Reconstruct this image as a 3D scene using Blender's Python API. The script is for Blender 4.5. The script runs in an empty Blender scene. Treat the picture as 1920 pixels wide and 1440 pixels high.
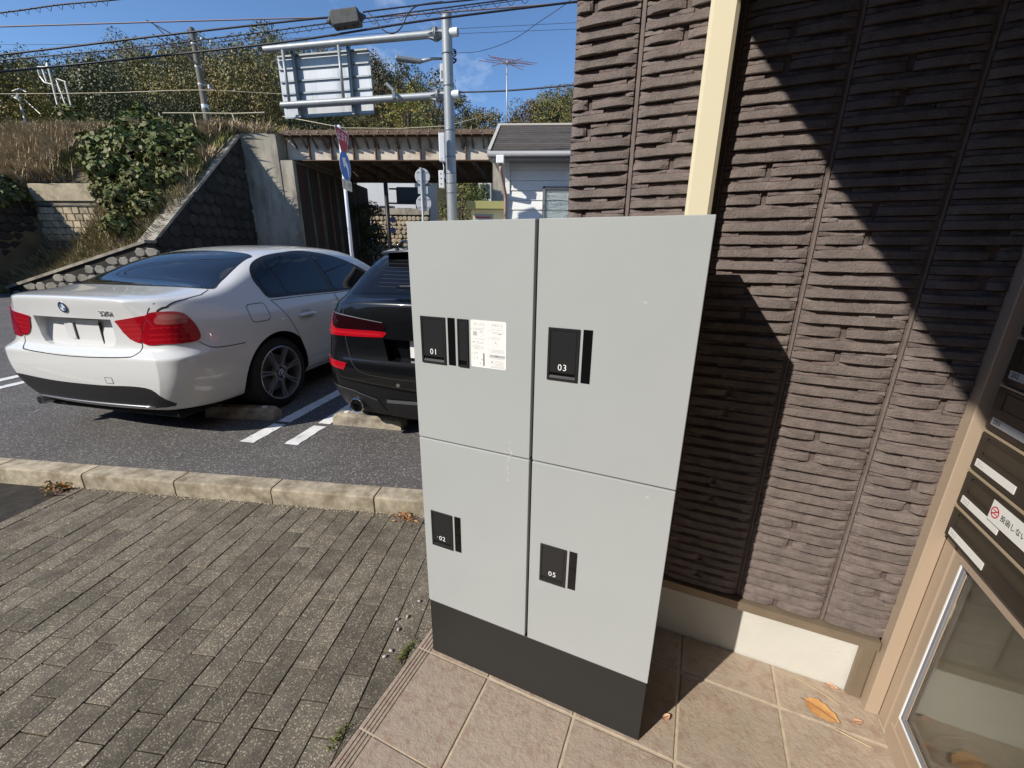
import bpy, bmesh, math, random
import numpy as np
from math import radians, sin, cos, pi, atan2, sqrt, hypot
from mathutils import Vector, Matrix, noise
from mathutils.bvhtree import BVHTree
from mathutils.geometry import delaunay_2d_cdt

SC = bpy.context.scene
COL = SC.collection
random.seed(7)

# ------------------------------------------------------------------ camera
CAM = Vector((0.4864, -0.9383, 1.39))
YAW, PITCH, ROLL, FPX = 0.4118, -0.3046, 0.0114, 778.917
def cam_axes():
    f = Vector((-sin(YAW)*cos(PITCH), cos(YAW)*cos(PITCH), sin(PITCH)))
    r = Vector((cos(YAW), sin(YAW), 0)); u = r.cross(f)
    return cos(ROLL)*r + sin(ROLL)*u, -sin(ROLL)*r + cos(ROLL)*u, f
CR, CU, CF = cam_axes()
cam_data = bpy.data.cameras.new('camera')
cam_data.sensor_width = 36; cam_data.sensor_fit = 'HORIZONTAL'
cam_data.lens = FPX/1920*36
cam_data.clip_start = 0.02; cam_data.clip_end = 2000
cam = bpy.data.objects.new('camera', cam_data); COL.objects.link(cam)
m3 = Matrix((CR, CU, -CF)).transposed()
cam.matrix_world = Matrix.Translation(CAM) @ m3.to_4x4()
SC.camera = cam

# ------------------------------------------------------------------ light
SUN_DIR = Vector((0.425, 0.683, -0.594)).normalized()      # the way the light travels
SUN_EL = math.asin(-SUN_DIR.z)
world = bpy.data.worlds.new('World'); SC.world = world; world.use_nodes = True
wn = world.node_tree; wn.nodes.clear()
w_out = wn.nodes.new('ShaderNodeOutputWorld'); w_bg = wn.nodes.new('ShaderNodeBackground')
sky = wn.nodes.new('ShaderNodeTexSky'); sky.sky_type = 'NISHITA'; sky.sun_disc = False
sky.sun_elevation = SUN_EL; sky.sun_rotation = atan2(-SUN_DIR.x, -SUN_DIR.y)
sky.altitude = 50; sky.air_density = 1.0; sky.dust_density = 0.0; sky.ozone_density = 7.0
# a few thin clouds
tc = wn.nodes.new('ShaderNodeTexCoord'); mp = wn.nodes.new('ShaderNodeMapping')
mp.inputs['Scale'].default_value = (3.0, 3.0, 5.0); mp.inputs['Location'].default_value = (1.7, 0.35, 0.2)
nz = wn.nodes.new('ShaderNodeTexNoise'); nz.inputs['Scale'].default_value = .9; nz.inputs['Detail'].default_value = 8; nz.inputs['Roughness'].default_value = .62
cr = wn.nodes.new('ShaderNodeValToRGB'); cr.color_ramp.elements[0].position = .58; cr.color_ramp.elements[1].position = .95
cr.color_ramp.elements[1].color = (.8, .8, .8, 1)
mx = wn.nodes.new('ShaderNodeMixRGB'); mx.inputs['Color2'].default_value = (9.0, 9.4, 10.0, 1)
wn.links.new(tc.outputs['Generated'], mp.inputs['Vector']); wn.links.new(mp.outputs['Vector'], nz.inputs['Vector'])
wn.links.new(nz.outputs['Fac'], cr.inputs['Fac']); wn.links.new(cr.outputs['Color'], mx.inputs['Fac'])
wn.links.new(sky.outputs['Color'], mx.inputs['Color1']); wn.links.new(mx.outputs['Color'], w_bg.inputs['Color'])
w_bg.inputs['Strength'].default_value = 0.11
wn.links.new(w_bg.outputs['Background'], w_out.inputs['Surface'])
sun_data = bpy.data.lights.new('sun', 'SUN'); sun_data.energy = 3.7; sun_data.angle = radians(.5); sun_data.color = (1, .94, .85)
sun = bpy.data.objects.new('sun', sun_data); COL.objects.link(sun)
sun.rotation_euler = SUN_DIR.to_track_quat('-Z', 'Y').to_euler(); sun.location = (-8, -12, 14)
vs = SC.view_settings; vs.view_transform = 'Standard'; vs.look = 'None'; vs.gamma = 1; vs.use_curve_mapping = False
vs.exposure = 0.55
SC.render.resolution_x, SC.render.resolution_y = 1024, 768
SC.cycles.max_bounces = 6; SC.cycles.diffuse_bounces = 2; SC.cycles.transparent_max_bounces = 12

# ------------------------------------------------------------------ helpers
def px(P):
    d = Vector(P) - CAM; z = d.dot(CF)
    return (960 + FPX*d.dot(CR)/z, 720 - FPX*d.dot(CU)/z, z)
def ray(u, v): return CF + CR*((u-960)/FPX) - CU*((v-720)/FPX)
def at(u, v, d): return CAM + ray(u, v)*d
def in_view(P, m=60):
    u, v, z = px(P)
    return z > .05 and -m < u < 1920+m and -m < v < 1440+m

def tag(o, label=None, cat=None, group=None, kind=None):
    if label: o['label'] = label
    if cat: o['category'] = cat
    if group: o['group'] = group
    if kind: o['kind'] = kind
    return o
def empty(name, loc=(0, 0, 0), rotz=0, label=None, cat=None, group=None):
    o = bpy.data.objects.new(name, None); COL.objects.link(o); o.location = loc; o.rotation_euler = (0, 0, rotz)
    o.empty_display_size = .1
    return tag(o, label, cat, group)
def link(name, me, parent=None, loc=None, rot=None, scale=None):
    o = bpy.data.objects.new(name, me); COL.objects.link(o)
    if parent is not None: o.parent = parent
    if loc is not None: o.location = loc
    if rot is not None: o.rotation_euler = rot
    if scale is not None: o.scale = scale
    return o

class MB:
    """collects verts and faces, builds one mesh object"""
    def __init__(s): s.v = []; s.f = []; s.m = []
    def add(s, vs, fs, mi=0):
        b = len(s.v); s.v += [tuple(p) for p in vs]
        for f in fs: s.f.append(tuple(b+i for i in f)); s.m.append(mi)
        return s
    def box(s, x0, x1, y0, y1, z0, z1, mi=0, M=None):
        vs = [Vector(p) for p in ((x0,y0,z0),(x1,y0,z0),(x1,y1,z0),(x0,y1,z0),(x0,y0,z1),(x1,y0,z1),(x1,y1,z1),(x0,y1,z1))]
        if M is not None: vs = [M @ p for p in vs]
        return s.add(vs, [(3,2,1,0),(4,5,6,7),(0,1,5,4),(1,2,6,5),(2,3,7,6),(3,0,4,7)], mi)
    def bbox(s, x0, x1, y0, y1, z0, z1, b=.004, mi=0, M=None):
        """box with bevelled vertical-face/top edges (all edges chamfered)"""
        vs = []
        for z, i in ((z0, b), (z0+b, 0), (z1-b, 0), (z1, b)):
            for (x, y) in ((x0+i+b,y0+i),(x1-i-b,y0+i),(x1-i,y0+i+b),(x1-i,y1-i-b),(x1-i-b,y1-i),(x0+i+b,y1-i),(x0+i,y1-i-b),(x0+i,y0+i+b)):
                vs.append(Vector((x, y, z)))
        if M is not None: vs = [M @ p for p in vs]
        fs = [tuple(range(7, -1, -1)), tuple(range(24, 32))]
        for k in range(3):
            for j in range(8):
                a = k*8+j; c = k*8+(j+1) % 8
                fs.append((a, c, c+8, a+8))
        return s.add(vs, fs, mi)
    def prism(s, poly, z0, z1, mi=0, M=None, bev=0):
        n = len(poly); vs = [Vector((p[0], p[1], z0)) for p in poly]; fs = [tuple(range(n-1, -1, -1))]
        if bev > 0:
            c = Vector((sum(p[0] for p in poly)/n, sum(p[1] for p in poly)/n, 0))
            vs += [Vector((p[0], p[1], z1-bev)) for p in poly]
            for p in poly:
                d = Vector((p[0], p[1], 0))-c; L = max(d.length, 1e-6); q = c+d*(max(L-bev*1.3, L*.2)/L); vs.append(Vector((q.x, q.y, z1)))
            k = 2
        else:
            vs += [Vector((p[0], p[1], z1)) for p in poly]; k = 1
        for r in range(k):
            for i in range(n): j = (i+1) % n; fs.append((r*n+i, r*n+j, r*n+n+j, r*n+n+i))
        fs.append(tuple(range(k*n, k*n+n)))
        if M is not None: vs = [M @ p for p in vs]
        return s.add(vs, fs, mi)
    def tube(s, pts, r, n=8, mi=0, cap=True):
        pts = [Vector(p) for p in pts]; rr = r if isinstance(r, (list, tuple)) else [r]*len(pts)
        vs = []; fs = []; prev = None
        for i, p in enumerate(pts):
            t = (pts[min(i+1, len(pts)-1)] - pts[max(i-1, 0)]).normalized()
            if prev is None:
                a = t.cross(Vector((0, 0, 1)));
                if a.length < .05: a = t.cross(Vector((1, 0, 0)))
            else: a = prev - t*prev.dot(t)
            a.normalize(); prev = a; b = t.cross(a)
            for k in range(n):
                q = 2*pi*k/n; vs.append(p + (a*cos(q)+b*sin(q))*rr[i])
        for i in range(len(pts)-1):
            for k in range(n):
                fs.append((i*n+k, i*n+(k+1) % n, (i+1)*n+(k+1) % n, (i+1)*n+k))
        if cap:
            fs.append(tuple(range(n-1, -1, -1))); fs.append(tuple(range((len(pts)-1)*n, len(pts)*n)))
        return s.add(vs, fs, mi)
    def lathe(s, prof, n=32, M=None, mi=0, close=False):
        """profile of (radius, height) about local z"""
        vs = []; fs = []
        for (r, h) in prof:
            for k in range(n): q = 2*pi*k/n; vs.append(Vector((r*cos(q), r*sin(q), h)))
        R = len(prof)
        for i in range(R-1+(1 if close else 0)):
            for k in range(n):
                a = i*n+k; b = i*n+(k+1) % n; c = ((i+1) % R)*n+(k+1) % n; d = ((i+1) % R)*n+k
                fs.append((a, b, c, d))
        if not close:
            fs.append(tuple(range(n-1, -1, -1))); fs.append(tuple(range((R-1)*n, R*n)))
        if M is not None: vs = [M @ p for p in vs]
        return s.add(vs, fs, mi)
    def mesh(s, name, mats, smooth=False, angle=None):
        me = bpy.data.meshes.new(name); me.from_pydata(s.v, [], s.f)
        for m in (mats if isinstance(mats, (list, tuple)) else [mats]): me.materials.append(m)
        if any(s.m): me.polygons.foreach_set('material_index', s.m)
        me.validate(); me.update()
        if smooth or angle:
            me.polygons.foreach_set('use_smooth', [True]*len(me.polygons))
            if angle: me.set_sharp_from_angle(angle=radians(angle))
        return me
    def build(s, name, mats, parent=None, smooth=False, angle=None, loc=None, rot=None):
        return link(name, s.mesh(name, mats, smooth, angle), parent, loc, rot)

# ------------------------------------------------------------------ materials
MATS = {}
def mat(name, col, rough=.6, metal=0, coat=0, spec=.5, var=0, vscale=6, col2=None, bump=0, bscale=60, bdetail=6, rnd=0, speck=None, speck_scale=200, speck_amt=.5, dirt=None, dirt_scale=3, dirt_pos=(.5, .7), trans=0, ior=1.45, emit=None, coords='Object', stretch=None, alpha=1):
    if name in MATS: return MATS[name]
    m = bpy.data.materials.new(name); m.use_nodes = True; MATS[name] = m
    nt = m.node_tree; N = nt.nodes; L = nt.links; b = N['Principled BSDF']
    b.inputs['Roughness'].default_value = rough; b.inputs['Metallic'].default_value = metal
    b.inputs['Coat Weight'].default_value = coat; b.inputs['Coat Roughness'].default_value = .03
    b.inputs['Specular IOR Level'].default_value = spec; b.inputs['IOR'].default_value = ior
    b.inputs['Transmission Weight'].default_value = trans; b.inputs['Alpha'].default_value = alpha
    c = (*col, 1); b.inputs['Base Color'].default_value = c
    if emit: b.inputs['Emission Color'].default_value = (*emit[0], 1); b.inputs['Emission Strength'].default_value = emit[1]
    if not (var or bump or rnd or speck or dirt): return m
    t = N.new('ShaderNodeTexCoord'); oi = N.new('ShaderNodeObjectInfo')
    add = N.new('ShaderNodeVectorMath'); add.operation = 'MULTIPLY_ADD'
    add.inputs[1].default_value = (37, 53, 71) if rnd else (0, 0, 0)
    L.new(oi.outputs['Random'], add.inputs[0]); L.new(t.outputs[coords], add.inputs[2])
    vec = add.outputs[0]
    if stretch:
        mpn = N.new('ShaderNodeMapping'); mpn.inputs['Scale'].default_value = stretch; L.new(vec, mpn.inputs[0]); vec = mpn.outputs[0]
    def nse(scale, detail=6, rough_=.6):
        n = N.new('ShaderNodeTexNoise'); n.inputs['Scale'].default_value = scale; n.inputs['Detail'].default_value = detail; n.inputs['Roughness'].default_value = rough_
        L.new(vec, n.inputs['Vector']); return n.outputs['Fac']
    def ramp(fac, p0, p1, c0=(0, 0, 0, 1), c1=(1, 1, 1, 1)):
        r = N.new('ShaderNodeValToRGB'); r.color_ramp.elements[0].position = p0; r.color_ramp.elements[1].position = p1
        r.color_ramp.elements[0].color = c0; r.color_ramp.elements[1].color = c1; L.new(fac, r.inputs[0]); return r.outputs[0]
    def mix(fac, a, bb, mode='MIX'):
        x = N.new('ShaderNodeMixRGB'); x.blend_type = mode
        for i, q in ((0, fac), (1, a), (2, bb)):
            if hasattr(q, 'links'): L.new(q, x.inputs[i])
            else: x.inputs[i].default_value = q
        return x.outputs[0]
    cur = c
    if var or col2:
        c2 = (*col2, 1) if col2 else (*[k*(1-var) for k in col], 1)
        c1 = c if col2 else (*[min(1, k*(1+var)) for k in col], 1)
        cur = mix(ramp(nse(vscale), .32, .68), c1, c2)
    if speck:
        v = N.new('ShaderNodeTexVoronoi'); v.inputs['Scale'].default_value = speck_scale; L.new(vec, v.inputs['Vector'])
        sep = N.new('ShaderNodeSeparateColor'); L.new(v.outputs['Color'], sep.inputs[0])
        f = ramp(sep.outputs[0], 1-speck_amt, min(1, 1-speck_amt+.12))
        cur = mix(f, cur, (*speck, 1))
        f2 = ramp(sep.outputs[1], .0, .5, (.72, .72, .72, 1), (1.1, 1.1, 1.1, 1)); cur = mix(1.0, cur, f2, 'MULTIPLY')
    if dirt:
        cur = mix(ramp(nse(dirt_scale, 8, .65), *dirt_pos), cur, (*dirt, 1))
    if rnd:
        mr = N.new('ShaderNodeMapRange'); mr.inputs[3].default_value = 1-rnd; mr.inputs[4].default_value = 1+rnd
        L.new(oi.outputs['Random'], mr.inputs[0])
        hs = N.new('ShaderNodeHueSaturation'); L.new(mr.outputs[0], hs.inputs['Value'])
        if hasattr(cur, 'links'): L.new(cur, hs.inputs['Color'])
        else: hs.inputs['Color'].default_value = cur
        cur = hs.outputs[0]
    if hasattr(cur, 'links'): L.new(cur, b.inputs['Base Color'])
    if bump:
        bp = N.new('ShaderNodeBump'); bp.inputs['Strength'].default_value = min(1, bump*1.0); bp.inputs['Distance'].default_value = .004*bump
        L.new(nse(bscale, bdetail, .65), bp.inputs['Height']); L.new(bp.outputs[0], b.inputs['Normal'])
    return m

# ------------------------------------------------------------------ text
def text_mesh(s, size, depth=0.0, spacing=1.0, align='CENTER'):
    cu = bpy.data.curves.new('text', 'FONT'); cu.body = s; cu.size = size; cu.align_x = align; cu.align_y = 'CENTER'
    cu.extrude = depth; cu.space_character = spacing; cu.resolution_u = 3
    o = bpy.data.objects.new('text', cu); COL.objects.link(o)
    dg = bpy.context.evaluated_depsgraph_get(); me = bpy.data.meshes.new_from_object(o.evaluated_get(dg))
    bpy.data.objects.remove(o); bpy.data.curves.remove(cu)
    return me
def text(name, s, size, M, mt, parent=None, depth=0.0003, spacing=1.0, align='CENTER', sx=1):
    me = text_mesh(s, size, depth, spacing, align)
    if sx != 1: me.transform(Matrix.Diagonal((sx, 1, 1, 1)))
    me.transform(M)
    me.materials.clear(); me.materials.append(mt); me.name = name
    return link(name, me, parent)
def basis(o, x, y):
    """matrix whose local x, y run along x and y at origin o"""
    x = Vector(x).normalized(); y = Vector(y); y = (y - x*y.dot(x)).normalized(); z = x.cross(y)
    return Matrix.Translation(Vector(o)) @ Matrix((x, y, z)).transposed().to_4x4()

def clip_poly(poly, n, d):
    """keep the side where n.p <= d"""
    out = []
    for i in range(len(poly)):
        a, b = poly[i], poly[(i+1) % len(poly)]
        da = n[0]*a[0]+n[1]*a[1]-d; db = n[0]*b[0]+n[1]*b[1]-d
        if da <= 0: out.append(a)
        if (da < 0 < db) or (db < 0 < da):
            t = da/(da-db); out.append((a[0]+(b[0]-a[0])*t, a[1]+(b[1]-a[1])*t))
    return out
def area(poly): return .5*sum(poly[i][0]*poly[(i+1) % len(poly)][1]-poly[(i+1) % len(poly)][0]*poly[i][1] for i in range(len(poly)))
# ================================================================== ground
ZA = 0.027          # asphalt level
ZP = -0.012         # paving level
KA = radians(17.0); KO = Vector((-1.026, .608, 0))
EU = Vector((cos(KA), sin(KA), 0)); EV = Vector((-sin(KA), cos(KA), 0))
def uv(u, v, z=0): return KO + EU*u + EV*v + Vector((0, 0, z))

m_earth = mat('earth', (.10, .085, .06), .95, var=.3, vscale=2)
m_asphalt = mat('asphalt', (.098, .092, .088), .85, var=.18, vscale=1.3, bump=1.0, bscale=160, speck=(.32, .30, .28), speck_scale=150, speck_amt=.16)
m_paver = mat('paver', (.138, .118, .088), .9, rnd=.22, var=.22, vscale=14, bump=.9, bscale=200, speck=(.40, .35, .25), speck_scale=290, speck_amt=.17, dirt=(.088, .075, .056), dirt_scale=7, dirt_pos=(.5, .8))
m_joint = mat('paver_joint', (.032, .028, .022), .95, var=.4, vscale=20)
m_kerb = mat('kerb_concrete', (.40, .345, .255), .9, rnd=.08, var=.25, vscale=22, bump=.8, bscale=140, dirt=(.19, .155, .10), dirt_scale=9, dirt_pos=(.45, .68))
m_paint = mat('road_paint', (.74, .74, .72), .8, var=.12, vscale=9, bump=.4, bscale=90, dirt=(.25, .25, .24), dirt_scale=14, dirt_pos=(.6, .72))

g = MB(); g.add([(-400, -400, -.09), (400, -400, -.09), (400, 400, -.09), (-400, 400, -.09)], [(0, 1, 2, 3)])
tag(g.build('ground', m_earth), kind='structure')
# asphalt of the car park and the road, on the far side of the kerb
g = MB()
def asp(ua, ub, va, vb, nu, nv):
    vs = []; fs = []
    for j in range(nv+1):
        for i in range(nu+1): vs.append(uv(ua+(ub-ua)*i/nu, va+(vb-va)*j/nv, ZA))
    for j in range(nv):
        for i in range(nu): a = j*(nu+1)+i; fs.append((a, a+1, a+nu+2, a+nu+1))
    g.add(vs, fs)
asp(-45, 60, .105, 60, 20, 20)
tag(g.build('asphalt', m_asphalt), kind='structure')

# bed under the pavers and the pavers
pave = MB()
pave.add([uv(-6, -3.4, -.03), uv(2.2, -3.4, -.03), uv(2.2, .0, -.03), uv(-6, .0, -.03)], [(0, 1, 2, 3)])
pavement = tag(pave.build('pavement', m_joint), kind='structure')
PW, PL = .098, .198
cands = []
for c in range(-34, 24):
    u0 = .104 + c*PW
    off = -.917 + (0 if c % 2 == 0 else -PL/2)
    for r in range(-12, 7):
        v0 = off + r*PL
        poly = [(u0+.0018, v0+.0018), (u0+PW-.0018, v0+.0018), (u0+PW-.0015, v0+PL-.0015), (u0+.0015, v0+PL-.0015)]
        poly = clip_poly(poly, (0, 1), -.004)                       # kerb face
        if len(poly) < 3: continue
        # nosing edge x = -0.299 in world
        nx = (EU.x, EV.x); poly2 = clip_poly(poly, nx, -.300-KO.x)
        if len(poly2) < 3 or area(poly2) < .0006: continue
        # left edge of this paving
        poly2 = clip_poly(poly2, (-1, 0), 1.93)
        if len(poly2) < 3 or area(poly2) < .0006: continue
        cut = abs(area(poly2) - (PW-.0044)*(PL-.0044)) > 1e-6
        ctr = uv(sum(p[0] for p in poly2)/len(poly2), sum(p[1] for p in poly2)/len(poly2), ZP)
        cands.append(((ctr-CAM).length if in_view(ctr, 70) else 1e3+(ctr-CAM).length, cut, poly2, ctr))
cands.sort(key=lambda q: q[0])
def paver_mesh(poly, seed):
    rr = random.Random(seed); b = MB(); n = len(poly)
    cx = sum(p[0] for p in poly)/n; cy = sum(p[1] for p in poly)/n
    pl = [(p[0]-cx+rr.uniform(-.0006, .0006), p[1]-cy+rr.uniform(-.0006, .0006)) for p in poly]
    b.prism(pl, -.05, 0, bev=.002)
    return b.mesh('paver', m_paver, angle=25)
full = [(-PW/2+.0015, -PL/2+.0015), (PW/2-.0015, -PL/2+.0015), (PW/2-.0015, PL/2-.0015), (-PW/2+.0015, PL/2-.0015)]
pv_meshes = [paver_mesh(full, s) for s in range(5)]
rest = MB()
for k, (dist, cut, poly, ctr) in enumerate(cands):
    dz = random.uniform(-.0025, .0015); tilt = (random.uniform(-.010, .010), random.uniform(-.008, .008), KA+random.uniform(-.006, .006))
    if k < 300 and dist < 900:
        me = paver_mesh(poly, 100+k) if cut else random.choice(pv_meshes)
        link('paver', me, pavement, (ctr.x, ctr.y, ZP+dz), tilt)
    else:
        n = len(poly); cx = sum(p[0] for p in poly)/n; cy = sum(p[1] for p in poly)/n
        rest.prism([(p[0]-cx, p[1]-cy) for p in poly], -.05, 0, bev=.003, M=Matrix.Translation((ctr.x, ctr.y, ZP+dz)) @ Matrix.Rotation(KA, 4, 'Z'))
tag(rest.build('more_pavers', m_paver, pavement), kind='stuff')
# strip of old concrete beyond the left edge of the paving
m_slab = mat('old_concrete', (.19, .17, .14), .9, var=.3, vscale=5, bump=.6, bscale=90)
s = MB(); s.prism([(q.x, q.y) for q in (uv(-7, -3.4), uv(-1.985, -3.4), uv(-1.985, -.004), uv(-7, -.004))], -.08, ZP-.022, bev=.004)
tag(s.build('concrete_path', m_slab), kind='structure')

# kerb
kerb = MB(); kerb.add([uv(-6, .002, -.06), uv(2.6, .002, -.06), uv(2.6, .11, -.06), uv(-6, .11, -.06)], [(0, 1, 2, 3)])
kerb = tag(kerb.build('kerb', m_joint), kind='structure')
def kerb_mesh(seed):
    rr = random.Random(seed); L = .611; prof = [(0, -.08), (0, .064), (.0025, .075), (.009, .0815), (.018, .084), (.114, .084), (.118, .078), (.118, -.08)]
    vs = []; n = 9
    for i in range(n+1):
        x = L*i/n; e = 0
        for (y, z) in prof: vs.append((x, y+rr.uniform(-.0006, .0006), z+rr.uniform(-.0006, .0004)))
    k = len(prof); fs = [tuple(range(k)), tuple(range(n*k+k-1, n*k-1, -1))]
    for i in range(n):
        for j in range(k-1): fs.append((i*k+j, (i+1)*k+j, (i+1)*k+j+1, i*k+j+1))
    b = MB(); b.add(vs, fs); return b.mesh('kerb_stone', m_kerb, angle=22)
kms = [kerb_mesh(s) for s in range(3)]
for i in range(-8, 4):
    q = uv(i*.6205+.004, random.uniform(-.002, .002), -.003)
    link('kerb_stone', kms[i % 3], kerb, q, (0, 0, KA+random.uniform(-.004, .004)))

# white bay lines (two, worn) and more further along the car park
def bay_line(name, p0, az, L, w, seed):
    rr = random.Random(seed); d = Vector((cos(az), sin(az), 0)); n = Vector((sin(az), -cos(az), 0)); b = MB(); vs = []; k = int(L/.05)
    for i in range(k+1):
        t = L*i/k
        a = p0 + d*t + n*rr.uniform(-.004, .004); c = p0 + d*t + n*(w+rr.uniform(-.006, .006))
        vs += [(a.x, a.y, ZA+.004), (c.x, c.y, ZA+.004)]
    fs = [(2*i, 2*i+1, 2*i+3, 2*i+2) for i in range(k) if i % 23 != 7]
    b.add(vs, fs); return tag(b.build(name, m_paint), kind='structure')
bay_line('bay_marking', Vector((-2.50, .835, 0)), radians(103), 5.0, .115, 1)
bay_line('bay_marking', Vector((-2.17, .945, 0)), radians(103), 5.0, .11, 2)
bay_line('bay_marking', Vector((-6.12, -.02, 0)), radians(105), 5.0, .12, 3)
bay_line('bay_marking', Vector((-5.80, .08, 0)), radians(105), 5.0, .11, 4)

# wheel stops
m_stop = mat('wheel_stop_concrete', (.33, .29, .22), .9, var=.3, vscale=12, bump=.8, bscale=90, dirt=(.13, .11, .09), dirt_scale=8)
m_reflector = mat('reflector', (.75, .75, .72), .4)
def wheel_stop(p, az, L, label):
    t = empty('wheel_stop', (p[0], p[1], ZA), az, label, 'wheel stop', 'concrete wheel stops behind the parked cars')
    b = MB(); vs = []
    for (x, in_) in ((0, .02), (.03, 0), (L-.03, 0), (L, .02)):
        for (y, z) in ((.0, -.02), (.012, .075-in_*.6), (.03, .095-in_), (.10, .095-in_), (.125, .06-in_*.4), (.13, -.02)): vs.append((x, y, z))
    fs = [(0, 1, 2, 3, 4, 5), (23, 22, 21, 20, 19, 18)]
    for i in range(3):
        for j in range(5): fs.append((i*6+j, i*6+6+j, i*6+7+j, i*6+1+j))
    b.add(vs, fs); b.build('block', m_stop, t)
    c = MB()
    for x in (.10, L-.10): c.lathe([(.022, 0), (.022, .004), (.016, .007)], 14, Matrix.Translation((x, .065, .0945)))
    c.build('bolt_cover', m_reflector, t)
    return t
wheel_stop((-3.21, 1.02), radians(19.5), .60, 'concrete wheel stop behind the right rear wheel of the white sedan')
wheel_stop((-4.46, .86), radians(19.5), .60, 'concrete wheel stop behind the left rear wheel of the white sedan')
wheel_stop((-2.13, 1.37), radians(13), .60, 'sunlit concrete wheel stop under the exhaust of the black estate car')

# ------------------------------------------------------------------ tiled porch floor
m_tile = mat('tile', (.40, .310, .235), .5, rnd=.06, var=.18, vscale=15, col2=(.345, .285, .215), bump=1.0, bscale=70, dirt=(.315, .220, .165), dirt_scale=30, dirt_pos=(.50, .66))
m_grout = mat('grout', (.47, .385, .275), .9, var=.2, vscale=30)
fl = MB(); fl.box(-.292, 1.30, -1.8, .463, -.10, -.004)
floor = tag(fl.build('tile_floor', m_grout), kind='structure')
T = .3; gw = .0042
def tile_mesh(x0, x1, y0, y1, groove=False):
    b = MB(); x0 += gw; x1 -= gw; y0 += gw; y1 -= gw; cx, cy = (x0+x1)/2, (y0+y1)/2
    if not groove:
        b.bbox(x0-cx, x1-cx, y0-cy, y1-cy, -.02, 0, .0018)
    else:
        # rounded nosing with four grooves along the outer edge
        prof = [(x0, -.05), (x0, -.008), (x0+.002, -.003), (x0+.006, -.0005)]
        for k in range(4):
            gx = x0+.016+k*.0125
            prof += [(gx, 0), (gx+.0015, -.0032), (gx+.0040, -.0032), (gx+.0055, 0)]
        prof += [(x1-.002, 0), (x1, -.002), (x1, -.05)]
        k = len(prof); vs = [(p[0]-cx, y0-cy, p[1]) for p in prof]+[(p[0]-cx, y1-cy, p[1]) for p in prof]
        fs = [tuple(range(k)), tuple(range(2*k-1, k-1, -1))]
        for j in range(k-1): fs.append((j, k+j, k+j+1, j+1))
        b.add(vs, fs)
    return b.mesh('tile', m_tile), (cx, cy)
cache = {}
for i in range(-1, 4):
    for j in range(-6, 2):
        x0, x1 = i*T, (i+1)*T
        if i == 3: x1 = 1.186
        if i == -1: x0 = -.299
        y0, y1 = j*T, min((j+1)*T, .464)
        key = (round(x1-x0, 3), round(y1-y0, 3), i == -1)
        if key not in cache: cache[key] = tile_mesh(x0, x1, y0, y1, i == -1)[0]
        link('tile', cache[key], floor, ((x0+x1)/2, (y0+y1)/2, random.uniform(-.0006, .0004)), (0, 0, pi if (i >= 0 and random.random() < .5) else 0))
# ================================================================== building with the brick-pattern wall
m_stone = mat('stone', (.160, .128, .114), .58, rnd=.06, var=.22, vscale=30, bump=1.3, bscale=200, bdetail=9, dirt=(.225, .18, .155), dirt_scale=16, dirt_pos=(.5, .75), spec=.6)
m_chip = mat('stone_chip', (.140, .106, .097), .7, var=.5, vscale=20, bump=.9, bscale=110, dirt=(.20, .165, .15), dirt_scale=9, dirt_pos=(.5, .6))
m_wallback = mat('wall_back', (.115, .088, .078), .85, var=.2, vscale=20, bump=.6, bscale=90)
m_trim = mat('joint_trim', (.165, .130, .116), .75, var=.15, vscale=20, bump=.5, bscale=80)
m_found = mat('foundation_render', (.56, .545, .49), .9, var=.06, vscale=4, bump=.6, bscale=60, dirt=(.55, .48, .36), dirt_scale=5, dirt_pos=(.62, .9))
m_bronze = mat('bronze_metal', (.24, .19, .135), .38, metal=.35, var=.12, vscale=6)
m_cream = mat('cream_pvc', (.68, .61, .43), .42)
m_frame = mat('entrance_frame', (.45, .35, .255), .42, metal=.15)
m_glass_door = mat('door_glass', (.85, .88, .86), .02, trans=1, ior=1.45)
m_gasket = mat('gasket', (.20, .20, .22), .6)
m_white_line = mat('white_seal', (.85, .86, .86), .5)
m_plaster = mat('plaster', (.46, .40, .30), .8, var=.08, vscale=3)
m_grey_panel = mat('grey_panel', (.25, .26, .25), .6)
m_soffit = mat('soffit', (.40, .37, .33), .8)

bld = empty('apartment_building', (.07, .455, 0), 0, 'apartment building with dark brown split-stone wall and cream downpipe', 'building')
def B(o):                                  # builders below use world coordinates
    o.location = Vector(o.location) - Vector((.07, .455, 0)); return o
XJ = [.249+.2455*k for k in range(-1, 5)]
XL, XR = .07, 1.152
YB = .449
b = MB(); b.box(XL, 3.2, YB, 5.0, .262, 2.57); B(b.build('wall', m_wallback, bld))
b = MB(); b.box(XL+.006, 1.13, .465, 5.0, -.1, .237); B(b.build('foundation', m_found, bld))
b = MB(); b.box(XL-.9+.9, XR-.01, .418, .452, .240, .259); b.box(XL, XR-.01, .418, .422, .228, .240); B(b.build('flashing', m_bronze, bld))
b = MB(); b.box(XL-.02, 5.2, -6.0, 5.0, 2.57, 5.6); B(b.build('upper_floor', m_soffit, bld))  # overhang known by its shadow edge; front run lengthened to darken the porch
b = MB(); b.box(1.19, 5.2, -6.0, -1.3, -.1, 2.57); B(b.build('porch_light_block', m_wallback, bld))  # unseen wall added beside the porch to cut its fill light
# trims in the vertical joints
for xj in XJ[1:]:
    b = MB()
    if xj < .3: b.bbox(xj+.003, xj+.0135, .4390, YB+.004, .262, 2.565, .001)
    else: b.bbox(xj+.006, xj+.0120, .4450, YB+.004, .262, 2.565, .001)
    B(b.build('joint_trim', m_trim, bld))

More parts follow.
